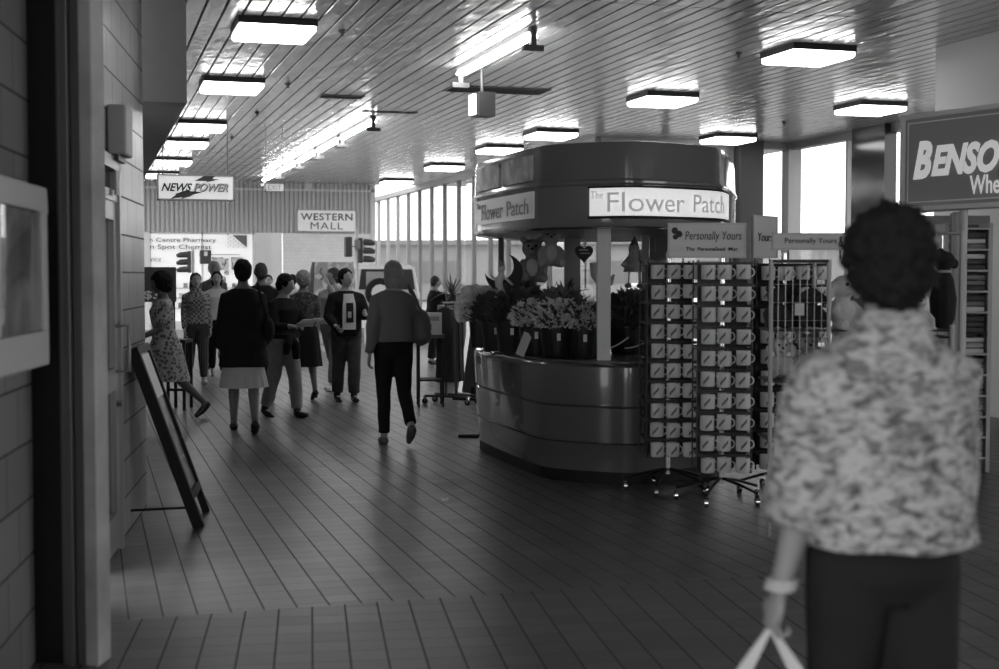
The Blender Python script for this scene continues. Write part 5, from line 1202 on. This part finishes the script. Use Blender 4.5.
# I teenager with printed T-shirt
t, d = person('teenager in an open dark cardigan over a printed pale T-shirt', P_at(346, 16.5), TO+.08, 1.59, 0, ((8, 10), (-6, 6)), ((22, 75, 14, 24), (12, 50, 16, 20)), (18, 0), None, False,
       top=dict(m=M_cblk, hem=.84, sleeve=1.85, name='cardigan', loose=.04, sleeve_r=.03), bottom=('trousers', mat('dark_denim', .05, .9, var=.3, vscale=8), .025, .05), hair=dict(style='short', m=M_hd, vol=.014, fringe=.05), shoes=dict(m=M_shb, high=.08))
f = d['fin']
def chest(poly, y):
    mb = MB(); cols_ = 8; x0, x1 = min(p[0] for p in poly), max(p[0] for p in poly)
    z0, z1 = min(p[1] for p in poly), max(p[1] for p in poly); rg = []
    for q in range(9):
        u = q/8; z = z0 + (z1-z0)*u; nar = 1 - .35*max(0, (z-1.25)/.15)
        row = [(x0 + (x1-x0)*k/cols_)*nar for k in range(cols_+1)]
        yy = y - .03*max(0, (z-1.22)/.16)**1.2
        rg.append([tuple(f(V(x, yy - 1.5*x*x, z))) for x in row] + [tuple(f(V(x, yy - .05 - 1.5*x*x, z))) for x in row[::-1]])
    return mb.loft(rg)
ts = part('t_shirt', chest([(-.085, .93), (.085, 1.385)], .178), mat('t_shirt_grey', .62, .9), t, label='pale T-shirt front showing between the cardigan edges')
part('print', chest([(-.05, 1.02), (.045, 1.27)], .184), M_black, ts); part('print_patch', chest([(-.02, 1.08), (.025, 1.16)], .189), M_light, ts)
# J woman with shoulder bag walking away
t, d = person('woman with straight hair and a shoulder bag walking away', P_at(393, 12.35), AWAY+.0, 1.65, 0, ((2, 4), (-9, 36)), ((-16, 14, 12, 0), (6, 50, 10, 0)), (0, 0), None, True,
       top=dict(m=mat('jacket_grey', .15, .9, bump=.3, bscale=150), hem=.95, sleeve=1.95, name='jacket', loose=.035, sleeve_r=.022, wrinkle=.006, straight=.15), bottom=('trousers', mat('dark_trousers', .014, .9, spec=.15), .008, .046), hair=dict(style='bob', m=mat('brown_hair', .22, .5, bump=.5, bscale=120), vol=.006, cut=-.02), shoes=dict(m=mat('grey_shoe', .10, .6)))
f = d['fin']
part('shoulder_bag', fused(MB().ball(f(V(.26, -.02, 1.08)), (.09, .15, .17)).ball(f(V(.26, -.02, 1.0)), (.10, .15, .08)), M_cgry, .012, 3, None), mat('bag_grey', .085, .7, bump=.4, bscale=60), t)
part('bag_strap', MB().tube([f(V(.25, .08, 1.2)), f(V(.19, .08, 1.38)), f(V(.15, .0, 1.475)), f(V(.18, -.1, 1.38)), f(V(.25, -.12, 1.2))], .014), MATS['bag_grey'], t, smooth=True)
# K person at table
person('dark dressed person far back stretching an arm to the right', P_at(433, 23.5), R(-80), 1.50, 5, ((4, 4), (-4, 6)), ((75, 5, 8, 0), (80, 5, 8, 0)), (0, 0), None, False,
       top=dict(m=M_cblk, hem=.9, sleeve=1.9, name='jumper', loose=.03), bottom=('trousers', M_cblk, .02, .045), hair=dict(style='short', m=M_hm, vol=.005), shoes=dict(m=M_shb))
# ---------------------------------------------------------------- near shopper
t, d = person('woman with bushy black hair in a speckled blouse, nearest the camera', P_at(886, 3.12), AWAY-.02, 1.66, 0, ((6, 6), (-6, 14)), ((-2, 6, 13, -6), (18, 50, 8, 0)), (-6, 0), mat('skin_near', .24, .6), True,
       top=dict(m=pattern('speckled_blouse', 'noise', .06, .38, 24, .9, .46, (1., 1., 1.9), .13), hem=.94, sleeve=1.40, name='blouse', loose=.060, sleeve_r=.058, wrinkle=.008, collar=True, straight=.165), bottom=('trousers', mat('near_trousers', .018, .9, spec=.15, bump=.3, bscale=150), .014, .035), hair=dict(style='afro', m=M_hd, vol=.025, rough=.009), shoes=dict(m=M_shb), bulk=.95, voxel=.011, curl=75)
f = d['fin']; S, E, W = d['arm'][0]; dr = (W-E).normalized()
for k in range(3):
    c = E.lerp(W, .90 + k*.035); part('bangle', MB().tube([f(c + V(math.cos(a)*.034, math.sin(a)*.034, 0)) for a in [2*math.pi*i/16 for i in range(17)]], .004), M_light, t, smooth=True)
hand = f(W + dr*.085); hw_ = Matrix.Translation(t.location) @ Matrix.Rotation(t.rotation_euler.z, 4, 'Z') @ hand
b = thing('plastic_bag', 'white plastic carrier bag in the hand of the nearest woman', 'carrier bag', (hw_.x, hw_.y, hw_.z), -YAW)
hd_ = MB()
for sx in (-1, 1): 
    pr = []
    for k in range(9): u = k/8; w = .010+.035*u; c = V(sx*.10*u, .0, -.17*u + .0); pr.append([c+V(-w*.6, -.006, 0), c+V(w*.6, -.006, 0), c+V(w*.6, .002, 0), c+V(-w*.6, .002, 0)])
    hd_.loft(pr)
part('handle', hd_, M_cwht, b)
rg = []
for z, rx, ry in ((-.16, .13, .02), (-.20, .16, .05), (-.35, .17, .08), (-.50, .16, .07), (-.52, .12, .05)): rg.append([(rx*math.cos(2*math.pi*k/24)*(1+.05*math.sin(k*2.3)), ry*math.sin(2*math.pi*k/24), z + .008*math.sin(k*1.7)) for k in range(24)])
part('bag_body', MB().loft(rg), M_cwht, b, smooth=True)
